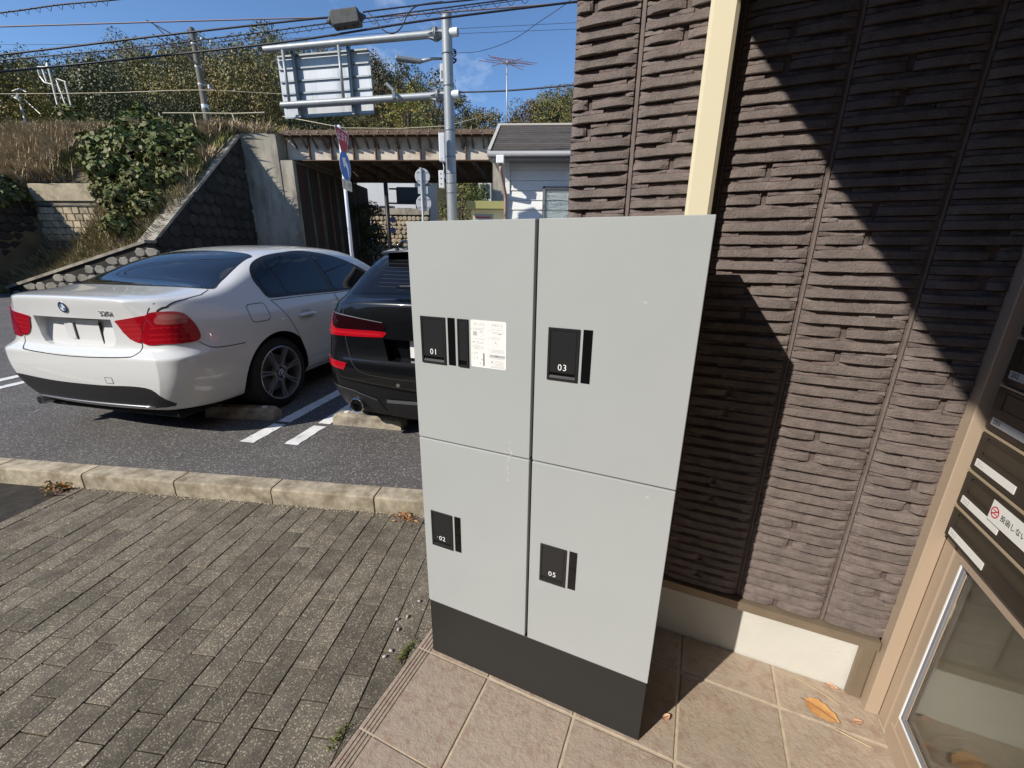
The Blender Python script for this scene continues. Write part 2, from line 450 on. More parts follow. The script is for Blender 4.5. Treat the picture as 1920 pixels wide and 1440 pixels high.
def ridge_mesh(L, H, seed):
    """one stone: rough split face, undercut along its lower edge"""
    rr = random.Random(seed); n = max(5, int(L/.017)); vs = []; fs = []
    prof = [(.000, .001), (-.0155, .0006), (-.0170, .0022), (-.0160, .0115), (-.0150, .0180), (-.0105, .0212), (.000, H)]
    k = len(prof); w = 0
    for i in range(n+1):
        x = L*i/n; w = .5*w + rr.uniform(-.0004, .0004)
        e = .35 if i in (0, n) else (.85 if i in (1, n-1) else 1)
        for j, (y, z) in enumerate(prof):
            jit = 0 if j in (0, k-1) else rr.uniform(-.0009, .0009)
            vs.append((x + (0 if i in (0, n) else rr.uniform(-.004, .004)), y*e + w*(0 if j in (0, k-1) else 1) + jit, z + (0 if j in (0, 1, k-1, k-2) else rr.uniform(-.0005, .0005))))
    for i in range(n):
        for j in range(k-1): fs.append((i*k+j, (i+1)*k+j, (i+1)*k+j+1, i*k+j+1))
    fs += [tuple(range(k)), tuple(range(n*k+k-1, n*k-1, -1))]
    me = MB().add(vs, fs).mesh('stone', m_stone, angle=20)
    return me
HC = .0340; Z0 = 1.182-27*HC
RM = {}
def ridge(L, s):
    key = (round(L, 3), s)
    if key not in RM: RM[key] = ridge_mesh(L, .0250, hash(key) & 0xffff)
    return RM[key]
chips = MB(); restst = MB(); nst = 0
LOCK = (-.235, .499, .0114, 1.4662)
def hidden(P):
    t = (LOCK[2]-CAM.y)/(P.y-CAM.y); q = CAM + (P-CAM)*t
    return LOCK[0] < q.x < LOCK[1] and q.z < LOCK[3]
stones = []
rr = random.Random(5)
for k in range(0, 68):
    z = Z0 + k*HC
    if z > 2.53: break
    for pi_, xj in enumerate(XJ):
        a = max(xj+.0135, XL); c = min(xj+.2455-.002, XR)
        if c-a < .03: continue
        split = ((k*7 + pi_*3) % 9 in (0, 4)) and a < xj+.1 and c > xj+.14
        segs = [(a, xj+.112), (xj+.126, c)] if split else [(a, c)]
        for (s0, s1) in segs: stones.append((s0, s1, z, split))
        # thin chips between this ridge and the one above
        x = a
        while x < c-.012:
            w = rr.choice((.035, .05, .06, .075, .095)); x1 = min(x+w, c)
            if c-x1 < .02: x1 = c
            if split and x < xj+.112 < x1: x1 = xj+.112
            d = rr.choice((.003, .0055, .0075, .0095))
            if split and xj+.111 < x < xj+.125: x = xj+.126; continue
            y = YB-d; zz0, zz1 = z+.0225, z+HC-.0006
            n = 4; vs = []
            for i in range(n+1):
                xx = x+.0004+(x1-x-.0008)*i/n
                for (yy, zv) in ((YB+.001, zz0), (y, zz0), (y+rr.uniform(-.0015, .0015), (zz0+zz1)/2), (y+.001, zz1-.001), (YB+.001, zz1+.0005)): vs.append((xx, yy+ (rr.uniform(-.001, .001) if yy < YB else 0), zv))
            fs = [(i*5+j, (i+1)*5+j, (i+1)*5+j+1, i*5+j+1) for i in range(n) for j in range(4)] + [(0, 1, 2, 3, 4), tuple(range(n*5+4, n*5-1, -1))]
            chips.add(vs, fs); x = x1
def stone_key(s):
    P = Vector(((s[0]+s[1])/2, .43, s[2]+.01)); return (P-CAM).length + (0 if in_view(P, 20) and not hidden(P) else 100)
stones.sort(key=stone_key)
for i, (s0, s1, z, sp) in enumerate(stones):
    L = s1-s0; me = ridge(L, rr.randrange(7 if L > .2 else 4)); flip = False
    if i < 296 and stone_key((s0, s1, z, sp)) < 100:
        o = link('stone', me, bld, (s0, YB, z)); B(o)
    else:
        vs = [(v.co.x+s0, v.co.y+YB, v.co.z+z) for v in me.vertices]; restst.add(vs, [tuple(p.vertices) for p in me.polygons])
tag(B(restst.build('more_stones', m_stone, bld, angle=38)), kind='stuff')
tag(B(chips.build('stone_chips', m_chip, bld, angle=30)), kind='stuff')
# the same stone pattern on the short return of the corner
# cream square downpipe
b = MB(); b.bbox(.423, .489, .372, .440, .12, 2.567, .009); dp = B(b.build('downpipe', m_cream, bld, angle=35))
b = MB(); b.bbox(.419, .493, .395, .447, .55, .58, .002); b.build('pipe_bracket', m_cream, dp)
# entrance: post, frame, glass
pz = 2.4
b = MB(); b.bbox(1.150, 1.186, .402, .4455, 0.0, pz, .002); B(b.build('door_post', m_frame, bld))
b = MB(); b.bbox(1.108, 1.150, .438, .462, 0.0, .232, .006); B(b.build('corner_trim', m_bronze, bld))
door = MB()
door.bbox(1.185, 1.215, .358, .4015, 0, pz, .0012); door.bbox(1.194, 1.215, .352, .362, 0, pz, .0015); door.bbox(1.186, 1.225, .318, .352, 0.0, pz, .0015)
door.bbox(1.186, 1.225, -1.0, .318, .065, .110, .0015); door.box(1.180, 1.225, -1.0, .335, -.01, .064)
door.bbox(1.180, 1.225, -1.0, .318, .655, .690, .0015)
en = B(door.build('entrance_frame', m_frame, bld))
b = MB(); b.box(1.1845, 1.190, .3125, .3175, .112, .655); b.box(1.1845, 1.190, -1.0, .3175, .1065, .112); b.build('seal', m_white_line, en)
b = MB(); b.box(1.1865, 1.192, .303, .3125, .120, .655); b.box(1.1865, 1.192, -1.0, .3125, .112, .121); b.build('gasket', m_gasket, en)
b = MB(); b.box(1.196, 1.202, -1.0, .303, .121, .655); b.build('glass', m_glass_door, en)
b = MB(); b.box(1.196, 1.30, -1.0, .318, .69, 2.4); b.build('upper_panel', m_bronze, en)
# lobby behind the glass
lob = MB(); lob.box(2.3, 2.34, -1.2, .45, 0, 2.4); lob.box(1.24, 2.3, .36, .40, 0, 2.4); lob.box(1.24, 2.3, -1.2, -1.16, 0, 2.4); lob.box(1.24, 2.34, -1.2, .4, 2.38, 2.42)
B(lob.build('lobby_wall', m_plaster, bld))
b = MB(); b.box(1.24, 2.3, -1.2, .36, -.05, .002); B(b.build('lobby_floor', m_tile, bld))
b = MB(); b.bbox(1.55, 1.60, -.12, .24, .0, .48, .003); B(b.build('lobby_panel', m_grey_panel, bld))
b = MB(); b.prism([(0, 0), (.11, 0), (.08, .14), (.02, .12)], 0, .003, M=basis((1.546, .10, .20), (0, -1, 0), (0, 0, 1))); B(b.build('light_patch', m_white_line, bld))  # white sheet standing in for a patch of light seen in the glass

# ------------------------------------------------------------------ mailboxes
m_mail = mat('mailbox_bronze', (.058, .047, .034), .33, metal=.3, var=.15, vscale=8, bump=.15, bscale=40)
m_maildark = mat('mailbox_slot', (.075, .06, .042), .45, metal=.3)
m_label = mat('label_strip', (.80, .79, .74), .5)
m_labelgrey = mat('label_strip_grey', (.42, .43, .44), .5)
m_ink = mat('ink', (.03, .03, .035), .6)
m_inkgrey = mat('faded_ink', (.42, .42, .42), .6)
m_red = mat('red_ink', (.55, .03, .06), .5)
m_brass = mat('frame_edge', (.50, .40, .27), .4, metal=.3)
mb = empty('mailbox_unit', (1.165, .375, .694), 0, 'bronze mailbox unit mounted in the entrance frame beside the brown wall', 'mailboxes')
def MBX(o): o.location = Vector(o.location) - Vector((1.165, .375, .694)); return o
Y1, Y0 = .378, -.06
b = MB(); b.bbox(1.1700, 1.330, Y0, Y1, .694, 1.45, .002); MBX(b.build('case', m_mail, mb))
rows = [('303', .694, .788), ('302', .788, .890), ('301', .890, .998), ('203', .998, 1.112), ('202', 1.112, 1.224), ('201', 1.224, 1.336)]
for num, za, zb in rows:
    d = MB(); d.bbox(1.1625, 1.171, Y0+.004, Y1-.003, za+.003, zb-.006, .002); dr = MBX(d.build('mailbox_door', m_mail, mb))
    d = MB()
    ya, yb_, s0, s1 = Y0+.03, Y1-.035, za+(zb-za)*.50, za+(zb-za)*.86
    d.box(1.1600, 1.1626, ya, yb_, s0, s0+.004); d.box(1.1600, 1.1626, ya, yb_, s1-.004, s1); d.box(1.1600, 1.1626, ya, ya+.004, s0, s1); d.box(1.1600, 1.1626, yb_-.004, yb_, s0, s1)
    d.box(1.1615, 1.1626, ya+.004, yb_-.004, s0+.004, s1-.004, 1)
    d.build('slot_flap', [m_mail, m_maildark], dr)
    grey = num in ('203', '202')
    zl = za + (zb-za)*.16
    d = MB(); d.box(1.1612, 1.1626, .212, .357, zl, zl+.0185); st = d.build('name_strip', m_labelgrey if grey else m_label, dr)
    if num != '201':
        text('number', num, .016, basis((1.1610, .337, zl+.0095), (0, -1, 0), (0, 0, 1)), m_ink if grey else m_inkgrey, dr, .0002, 1.1)
    d = MB(); d.box(1.1618, 1.171, Y0, Y1, zb-.005, zb-.001); d.build('edge_strip', m_brass, dr)
    for o in dr.children: pass
nt_ = empty('notice_sticker', (1.159, .12, .848), 0, 'white notice sticker with red mark across the mailbox doors', 'sticker')
b = MB(); b.box(1.1580, 1.1588, -.04, .249, .824, .873); o = b.build('card', m_label, nt_); o.location -= Vector((1.159, .12, .848))
b = MB(); c0 = Vector((1.1576, .232, .849)); b.lathe([(.0135, 0), (.0135, .0003), (.0108, .0003), (.0108, 0)], 24, basis(c0, (0, -1, 0), (0, 0, 1)), close=True)
b.box(-.0125, .0125, -.0013, .0013, -.0002, .0003, M=basis(c0, (0, -1, .75), (0, .75, 1)))
b.box(-.0085, .0085, .003, .0048, -.0002, .0002, M=basis(c0, (0, -1, 0), (0, 0, 1))); b.box(-.0085, .0085, -.0048, -.003, -.0002, .0002, M=basis(c0, (0, -1, 0), (0, 0, 1)))
o = b.build('prohibition_mark', m_red, nt_); o.location -= Vector((1.159, .12, .848))
o = text('lettering', '投函しないで', .016, basis((1.1576, .212, .848), (0, -1, 0), (0, 0, 1)), m_ink, nt_, .0002, 1.05, 'LEFT'); o.location -= Vector((1.159, .12, .848))

# ================================================================== parcel locker
m_lock = mat('locker_paint', (.398, .418, .412), .33, var=.025, vscale=3, bump=.10, bscale=700, spec=.5)
m_black = mat('black_panel', (.016, .016, .016), .42, spec=.4, bump=.08, bscale=500)
m_plinth = mat('plinth_black', (.022, .0215, .020), .55, bump=.12, bscale=500)
m_plastic = mat('black_plastic', (.020, .020, .021), .32)
m_gloss = mat('black_gloss', (.006, .006, .006), .06)
m_white = mat('white_print', (.85, .85, .85), .5)
m_sticker = mat('sticker_white', (.84, .84, .81), .45)
m_pgrey = mat('print_grey', (.40, .40, .41), .6)
m_plight = mat('print_light', (.45, .45, .46), .6)
LX0, LX1, LY, LZT, LZP = -.2348, .4988, .0114, 1.4662, .2352
lk = empty('parcel_locker', ((LX0+LX1)/2, .15, 0), 0, 'light grey four-door parcel locker with black plinth on the tiled porch', 'parcel locker')
LO = Vector(((LX0+LX1)/2, .15, 0))
def LKR(o): o.location = Vector(o.location) - LO; return o
b = MB(); b.box(LX0+.002, LX1-.002, LY+.021, .293, .02, LZT-.001); LKR(b.build('cabinet', m_black, lk))
b = MB(); b.bbox(LX0+.002, LX1-.002, LY+.0025, LY+.0215, .0, LZP-.003, .001); pl = LKR(b.build('plinth', m_plinth, lk))
doors = [('01', LX0, .1253, .8575, LZT), ('02', LX0, .1253, LZP, .8525), ('03', .1339, LX1, .8575, LZT), ('05', .1339, LX1, LZP, .8525)]
plates = {'01': (-.206, -.127, 1.093, 1.224), '02': (-.206, -.128, .4745, .6045), '03': (.167, .2448, 1.091, 1.2215), '05': (.167, .2445, .473, .601)}
for num, x0, x1, z0, z1 in doors:
    d = MB(); d.bbox(x0, x1, LY, LY+.019, z0, z1, .0012); dr = LKR(d.build('door', m_lock, lk))
    a0, a1, c0, c1 = plates[num]
    h = MB(); f = .006                       # frame, flap, dark finger recess at the bottom
    h.box(a0, a0+f, LY-.003, LY, c0, c1); h.box(a1-f, a1, LY-.003, LY, c0, c1); h.box(a0+f, a1-f, LY-.003, LY, c1-f, c1); h.box(a0+f, a1-f, LY-.003, LY, c0, c0+f)
    h.box(a0+f+.0012, a1-f-.0012, LY-.0022, LY-.0004, c0+f+.014, c1-f-.0012)
    h.box(a0+f, a1-f, LY-.0004, LY, c0+f, c1-f, 1)
    h.add([(a0+f, LY-.0028, c0+f), (a1-f, LY-.0028, c0+f), (a1-f, LY-.0006, c0+f+.006), (a0+f, LY-.0006, c0+f+.006)], [(0, 1, 2, 3)])
    hn = h.build('handle', [m_plastic, m_gloss], dr)
    text('number', num, .0225, basis(((a0+a1)/2, LY-.0024, c0+.033), (1, 0, 0), (0, 0, 1)), m_white, dr, .0001, 1.12)
    st = MB(); st.box(a1+.008, a1+.030, LY-.0012, LY, c0+.001, c1+.0005); st.build('window_strip', m_gloss, dr)
    if num == '02':
        q = MB(); q.lathe([(.0012, 0), (.0012, .0002)], 8, basis((a0+.022, LY-.0024, c0+.035), (1, 0, 0), (0, 0, 1))); q.build('dot', m_white, dr)
    if num == '01':
        x_, w_ = -.088, .032; z_, zz = 1.094, 1.224; r = MB(); f = .004
        r.box(x_, x_+f, LY-.004, LY, z_, zz); r.box(x_+w_-f, x_+w_, LY-.004, LY, z_, zz); r.box(x_+f, x_+w_-f, LY-.004, LY, zz-f, zz); r.box(x_+f, x_+w_-f, LY-.004, LY, z_, z_+f)
        r.box(x_+f+.001, x_+w_-f-.001, LY-.003, LY-.0004, z_+f+.014, zz-f-.001); r.box(x_+f, x_+w_-f, LY-.0005, LY, z_+f, zz-f, 1)
        r.build('slot_handle', [m_plastic, m_gloss], dr)
# instruction sticker
sk = empty('instruction_sticker', (.003, LY-.001, 1.161), 0, 'white instruction sticker beside the handles on the upper left locker door', 'sticker')
SO = Vector((.003, LY-.001, 1.161))
def SK(o): o.location = Vector(o.location)-SO; return o
sx0, sx1, sz0, sz1 = -.0485, .0545, 1.0985, 1.2245
def rrect(x0, x1, y0, y1, r, n=4):
    out = []
    for cx, cy, a in ((x1-r, y0+r, -90), (x1-r, y1-r, 0), (x0+r, y1-r, 90), (x0+r, y0+r, 180)):
        for i in range(n+1): q = radians(a+90*i/n); out.append((cx+r*cos(q), cy+r*sin(q)))
    return out
FM = basis((0, LY, 0), (1, 0, 0), (0, 0, 1))            # local z points to the camera
b = MB(); b.prism(rrect(sx0, sx1, sz0, sz1, .005), 0, .0006, M=FM); SK(b.build('sheet', m_sticker, sk))
pr = MB(); pr2 = MB(); zt = .00062
def bar(B_, x0, x1, z0, z1): B_.box(x0, x1, z0, z1, zt, zt+.00012, M=FM)
def ring(B_, cx, cz, r, t=.0006): B_.lathe([(r, zt), (r, zt+.0001), (r-t, zt+.0001), (r-t, zt)], 24, FM @ Matrix.Translation((cx, cz, 0)), close=True)
bar(pr2, .0025, .0029, sz0+.004, sz1-.004)
bar(pr2, sx0+.004, -.001, 1.2065, 1.2069); bar(pr2, .006, sx1-.004, 1.2065, 1.2069)
rs = random.Random(3)
def lines(x0, x1, ztop, n, step=.0033, h=.0013):
    for i in range(n):
        x = x0
        while x < x1-.002:
            w = rs.uniform(.0012, .0024); bar(pr2, x, min(x+w, x1), ztop-i*step-h, ztop-i*step); x += w+.0006
lines(sx0+.009, -.006, 1.2035, 2); lines(sx0+.009, -.004, 1.1755, 1); lines(sx0+.014, -.010, 1.168, 2); lines(sx0+.008, -.022, 1.1585, 4); lines(sx0+.008, -.026, 1.139, 2, ); lines(sx0+.008, -.036, 1.128, 3)
lines(.012, .045, 1.2030, 1); lines(.014, .048, 1.1965, 2); lines(.012, .040, 1.183, 2, .0046); lines(.012, .050, 1.1505, 3, .0036); lines(.023, .050, 1.121, 4, .0036); lines(.008, .050, 1.127, 1); lines(.009, .050, 1.1065, 2, .0032)
for c in ((-.018, 1.190, .0078), (-.017, 1.1505, .0075), (.023, 1.165, .0075)): ring(pr2, *c)
bar(pr2, -.041, -.030, 1.1835, 1.1945)
bar(pr2, .0065, .0510, 1.1290, 1.1365)
bar(pr, -.0455, -.0440, 1.2005, 1.203)
for (x, z) in ((-.0455, 1.174), (-.0455, 1.166), (-.0455, 1.156), (-.0455, 1.137), (.007, 1.201), (.007, 1.181), (.007, 1.149)): bar(pr2, x, x+.0018, z-.0028, z)
bar(pr, -.0415, -.0375, 1.1655, 1.1675); bar(pr, .034, .0385, 1.1905, 1.192)
for (x, z, a) in ((-.0175, 1.1935, -.9), (-.016, 1.152, -.3), (.0245, 1.1675, -.9), (-.030, 1.124, -.9), (-.0215, 1.110, -1.57)):
    pr.box(-.0026, .0026, -.0006, .0006, zt, zt+.0001, M=FM @ Matrix.Translation((x, z, 0)) @ Matrix.Rotation(a, 4, 'Z'))
bar(pr, -.0125, -.0110, 1.1035, 1.138); bar(pr, -.0088, -.0078, 1.1035, 1.138); bar(pr2, -.0110, -.0088, 1.1035, 1.138); bar(pr, -.018, -.0125, 1.1198, 1.1206)
for a in (.75, -.75): pr2.box(-.0068, .0068, -.0008, .0008, zt, zt+.0001, M=FM @ Matrix.Translation((.0145, 1.1165, 0)) @ Matrix.Rotation(a, 4, 'Z'))
tag(SK(pr.build('dark_print', m_ink, sk)), kind='stuff'); tag(SK(pr2.build('grey_print', m_plight, sk)), kind='stuff')
for s_, x in (('投入方法', -.0235), ('受取方法', .0285)):
    SK(text('heading', s_, .0078, FM @ Matrix.Translation((x, 1.2135, zt)), m_pgrey, sk, .00005, 1.06))
SK(text('caption', '禁止', .0055, FM @ Matrix.Translation((.029, 1.1328, zt+.00015)), m_ink, sk, .00005))
# scuffs on the doors
m_scuff = mat('scuff', (.60, .60, .585), .8)
rs = random.Random(12)
SM = basis((0, LY-.0004, 0), (1, 0, 0), (0, 0, 1))
for cx, cz, w, h, n_, dd in ((.065, .86, .012, .045, 16, '01'), (.062, .80, .006, .06, 10, '02'), (.385, 1.292, .010, .010, 9, '03'), (.435, .82, .006, .006, 6, '05'), (.41, 1.18, .003, .003, 3, '03')):
    b = MB()
    for i in range(n_):
        x, z = cx+rs.gauss(0, w*.4), cz+rs.gauss(0, h*.35); a = rs.uniform(.0005, .0022); c = rs.uniform(.0008, .005)*(1 if h > .03 else .5)
        b.add([SM @ Vector((x+a*cos(q)*rs.uniform(.6, 1.2), z+c*sin(q)*rs.uniform(.6, 1.2), 0)) for q in [2*pi*k/6 for k in range(6)]], [tuple(range(6))])
    tag(LKR(b.build('scuff', m_scuff, lk)), kind='stuff')
# ================================================================== cars
m_wpaint = mat('white_car_paint', (.69, .70, .69), .22, coat=1.0, spec=.5)
m_bpaint = mat('black_car_paint', (.004, .0043, .005), .25, coat=1.0, spec=.15)
m_cglass = mat('car_glass', (.006, .007, .009), .02, spec=.55)
m_ctrim = mat('car_trim_black', (.012, .012, .013), .32)
m_cplast = mat('car_plastic', (.016, .016, .017), .4, bump=.15, bscale=300)
m_lampred = mat('lamp_red', (.36, .004, .012), .10, coat=1.0)
m_lampred2 = mat('lamp_red_bright', (.46, .010, .018), .16, coat=.8)
m_lampdark = mat('lamp_dark', (.012, .002, .003), .12, coat=.4, spec=.25)
m_lampclear = mat('lamp_clear', (.30, .27, .26), .12, coat=1.0, metal=.3)
m_chrome = mat('chrome', (.82, .83, .84), .08, metal=1)
m_satin = mat('satin_metal', (.42, .43, .45), .28, metal=.9)
m_rim = mat('alloy', (.46, .46, .47), .30, metal=.85)
m_tyre = mat('tyre', (.016, .016, .016), .8, bump=.5, bscale=120)
m_gap = mat('panel_gap', (.012, .012, .012), .8)
m_well = mat('wheel_well', (.006, .006, .006), .95)
m_disc = mat('brake_disc', (.22, .21, .20), .4, metal=.8)
m_roundel_b = mat('roundel_black', (.015, .016, .02), .2, coat=.6)
m_roundel_u = mat('roundel_blue', (.03, .20, .55), .25, coat=.6)
m_roundel_w = mat('roundel_white', (.85, .86, .87), .25, coat=.6)

def lerp_tab(tab, y):
    ks = sorted(tab)
    if y <= ks[0]: return tab[ks[0]]
    if y >= ks[-1]: return tab[ks[-1]]
    for a, b in zip(ks, ks[1:]):
        if a <= y <= b: t = (y-a)/(b-a); return tab[a]+(tab[b]-tab[a])*t

class CarBody:
    """cage of cross sections -> subdivided closed body, with shells cut to its surface"""
    def __init__(s, stations, rings, paint, arches, recess=None, creases=()):
        # rings[i] = list of (x,y,z) along level order, right half (x>=0), first and last on x=0
        nl = len(rings[0]); ns = len(rings); vs = []; idx = {}
        bm = bmesh.new(); cl = bm.edges.layers.float.new('crease_edge')
        def V(p):
            return bm.verts.new(p)
        R = []; L = []
        for ring in rings:
            r = []; l = []
            for j, p in enumerate(ring):
                v = V(p); r.append(v)
                l.append(v if abs(p[0]) < 1e-6 else V((-p[0], p[1], p[2])))
            R.append(r); L.append(l)
        def F(*q):
            q2 = []
            for v in q:
                if v not in q2: q2.append(v)
            if len(q2) >= 3: return bm.faces.new(q2)
        for i in range(ns-1):
            for j in range(nl-1):
                F(R[i][j], R[i+1][j], R[i+1][j+1], R[i][j+1]); F(L[i][j], L[i][j+1], L[i+1][j+1], L[i+1][j])
        # caps
        for end in (0, ns-1):
            r, l = R[end], L[end]; top = s.captop; bulge = s.bulge if end == 0 else .05
            cols = [rv.co.x/max(r[top].co.x, 1e-6) for rv in r[top:]]      # 1 .. 0
            prevR = None
            rows = []
            for j in range(1, top):
                row = [r[j]]; 
                for c in cols[1:]:
                    x = c*r[j].co.x; y = r[j].co.y + (-1 if end == 0 else 1)*bulge*(1-c*c); row.append(V((x, y, r[j].co.z)))
                lrow = [l[j]] + [V((-q.co.x, q.co.y, q.co.z)) if abs(q.co.x) > 1e-6 else q for q in row[1:]]
                rows.append((row, lrow))
            rows.append((r[top:], l[top:]))
            for q in r[top+1:]: q.co.y += (-1 if end == 0 else 1)*bulge*(1-(q.co.x/r[top].co.x)**2)
            for q, q0 in zip(l[top+1:], r[top+1:]): q.co.y = q0.co.y
            for (a, la), (b2, lb) in zip(rows, rows[1:]):
                for k in range(len(cols)-1):
                    if end == 0: F(a[k], b2[k], b2[k+1], a[k+1]); F(la[k], la[k+1], lb[k+1], lb[k])
                    else: F(a[k], a[k+1], b2[k+1], b2[k]); F(la[k], lb[k], lb[k+1], la[k+1])
            # bottom row closes on the floor centre vertex
            a, la = rows[0]
            for k in range(len(cols)-1):
                if end == 0: F(a[k], a[k+1], r[0]); F(la[k], l[0], la[k+1])
                else: F(a[k+1], a[k], r[0]); F(la[k+1], l[0], la[k])
            for (j, w) in creases:
                if j < top:
                    row, lrow = rows[j-1]
                    for q in (row, lrow):
                        for k in range(len(q)-1):
                            e = bm.edges.get((q[k], q[k+1]))
                            if e: e[cl] = w if end == 0 else 0
                elif j == top and end == 0:
                    for q in (r[top:], l[top:]):
                        for k in range(len(q)-1):
                            e = bm.edges.get((q[k], q[k+1]))
                            if e: e[cl] = w
        for (j, w) in creases:
            for i in range(ns-1):
                for side in (R, L):
                    e = bm.edges.get((side[i][j], side[i+1][j]))
                    if e: e[cl] = w
        bmesh.ops.recalc_face_normals(bm, faces=bm.faces)
        me = bpy.data.meshes.new('cage'); bm.to_mesh(me); bm.free()
        o = bpy.data.objects.new('cage', me); COL.objects.link(o)
        md = o.modifiers.new('s', 'SUBSURF'); md.levels = 3; md.render_levels = 3
        me.materials.append(paint); me.materials.append(m_well)
        dg = bpy.context.evaluated_depsgraph_get(); ev = o.evaluated_get(dg)
        full = bpy.data.meshes.new_from_object(ev)
        b2 = bmesh.new(); b2.from_mesh(full); s.bvh = BVHTree.FromBMesh(b2); b2.free(); s.full = full
        # cut wheel arches and the plate recess
        cuts = []
        for (y, z, r, x0, x1) in arches:
            c = MB(); c.lathe([(r, 0), (r, x1-x0)], 48, basis((x0, y, z), (0, 1, 0), (0, 0, 1))); cuts.append(c)
        if recess: cuts.append(recess)
        for k, c in enumerate(cuts):
            co = link('cutter', c.mesh('cutter', [paint if (recess and k == len(cuts)-1) else m_well])); bm3 = bmesh.new(); bm3.from_mesh(co.data); bmesh.ops.recalc_face_normals(bm3, faces=bm3.faces); bm3.to_mesh(co.data); bm3.free()
            md = o.modifiers.new('b%d' % k, 'BOOLEAN'); md.object = co; md.operation = 'DIFFERENCE'; md.solver = 'FAST'; md.material_mode = 'TRANSFER'
            c.obj = co
        dg = bpy.context.evaluated_depsgraph_get(); dg.update()
        s.mesh = bpy.data.meshes.new_from_object(o.evaluated_get(dg)); s.mesh.name = 'body'
        s.mesh.polygons.foreach_set('use_smooth', [True]*len(s.mesh.polygons)); s.mesh.set_sharp_from_angle(angle=radians(40))
        for c in cuts: bpy.data.objects.remove(c.obj)
        bpy.data.objects.remove(o)
    captop = 8; bulge = .06; ymap = None
    def hit(s, a, b, proj):
        if s.ymap and proj in 'RL': a = s.ymap(a)
        if s.ymap and proj == 'T': b = s.ymap(b)
        if proj == 'R': o, d = Vector((3, a, b)), Vector((-1, 0, 0))
        elif proj == 'L': o, d = Vector((-3, a, b)), Vector((1, 0, 0))
        elif proj == 'B': o, d = Vector((a, -3, b)), Vector((0, 1, 0))
        elif proj == 'T': o, d = Vector((a, b, 4)), Vector((0, 0, -1))
        elif proj == 'BR': d = Vector((-.60, .80, 0)); o = Vector((.9, 0, 0)) + Vector((.8, .6, 0))*a + Vector((0, 0, b)) - d*3
        elif proj == 'BL': d = Vector((.60, .80, 0)); o = Vector((-.9, 0, 0)) + Vector((-.8, .6, 0))*a + Vector((0, 0, b)) - d*3
        h = s.bvh.ray_cast(o, d)
        if h[0] is None: return None, None
        n = h[1]
        return h[0], n if n.dot(d) < 0 else -n
    def shell(s, poly, proj, step=.04, out=.002, rim=.004):
        """patch that follows the body inside a 2-D outline"""
        pts = [Vector(p) for p in poly]; dense = []
        for i in range(len(pts)):
            a, b = pts[i], pts[(i+1) % len(pts)]; n = max(1, int((b-a).length/step))
            for k in range(n): dense.append(a+(b-a)*k/n)
        nb = len(dense); edges = [(i, (i+1) % nb) for i in range(nb)]
        xs = [p.x for p in dense]; ys = [p.y for p in dense]; inner = []
        def inside(q):
            c = False
            for i in range(nb):
                a, b = dense[i], dense[(i+1) % nb]
                if (a.y > q.y) != (b.y > q.y) and q.x < (b.x-a.x)*(q.y-a.y)/(b.y-a.y)+a.x: c = not c
            return c
        y = min(ys)+step*.5
        while y < max(ys):
            x = min(xs)+step*.5
            while x < max(xs):
                q = Vector((x, y))
                if inside(q) and min((q-p).length for p in dense) > step*.4: inner.append(q)
                x += step
            y += step
        r = delaunay_2d_cdt(dense+inner, edges, [list(range(nb))], 1, 1e-6)
        V3 = []; ok = []
        for p in r[0]:
            h, n = s.hit(p.x, p.y, proj); ok.append(h is not None); V3.append((h, n))
        B_ = MB(); mp_ = {}
        for i, (h, n) in enumerate(V3):
            if ok[i]: mp_[i] = len(B_.v); B_.v.append(tuple(h+n*out))
        for f in r[2]:
            if all(ok[i] for i in f): B_.f.append(tuple(mp_[i] for i in f)); B_.m.append(0)
        # rim down to the body
        orig = {}
        for i, o_ in enumerate(r[3]):
            for q in o_:
                if q < nb: orig[q] = i
        ringi = [orig.get(i) for i in range(nb)]
        for i in range(nb):
            a, b = ringi[i], ringi[(i+1) % nb]
            if a is None or b is None or a == b or not ok[a] or not ok[b]: continue
            k = len(B_.v)
            B_.v += [tuple(V3[a][0]+V3[a][1]*out), tuple(V3[b][0]+V3[b][1]*out), tuple(V3[b][0]-V3[b][1]*rim), tuple(V3[a][0]-V3[a][1]*rim)]
            B_.f.append((k, k+1, k+2, k+3)); B_.m.append(0)
        return B_
    def line(s, pts, proj, w=.005, out=.0012, step=.03, B_=None):
        B_ = B_ or MB(); d = [Vector(p) for p in pts]; q = []
        for a, b in zip(d, d[1:]):
            n = max(1, int((b-a).length/step)); q += [a+(b-a)*k/n for k in range(n)]
        q.append(d[-1]); prev = None
        for i, p in enumerate(q):
            t = (q[min(i+1, len(q)-1)]-q[max(i-1, 0)]).normalized(); n2 = Vector((-t.y, t.x))
            h1, n1 = s.hit(*(p+n2*w/2), proj); h2, nn = s.hit(*(p-n2*w/2), proj)
            if h1 is None or h2 is None: prev = None; continue
            k = len(B_.v); B_.v += [tuple(h1+n1*out), tuple(h2+nn*out)]
            if prev is not None: B_.f.append((prev, prev+1, k+1, k)); B_.m.append(0)
            prev = k
        return B_
def smooth2(pts, n=5, closed=True):
    out = []; N = len(pts)
    for i in range(N if closed else N-1):
        p0, p1, p2, p3 = (pts[(i+k-1) % N] if closed else pts[min(max(i+k-1, 0), N-1)] for k in range(4))
        for j in range(n):
            t = j/n
            out.append(tuple(.5*((2*p1[c])+(-p0[c]+p2[c])*t+(2*p0[c]-5*p1[c]+4*p2[c]-p3[c])*t*t+(-p0[c]+3*p1[c]-3*p2[c]+p3[c])*t**3) for c in (0, 1)))
    if not closed: out.append(pts[-1])
    return out

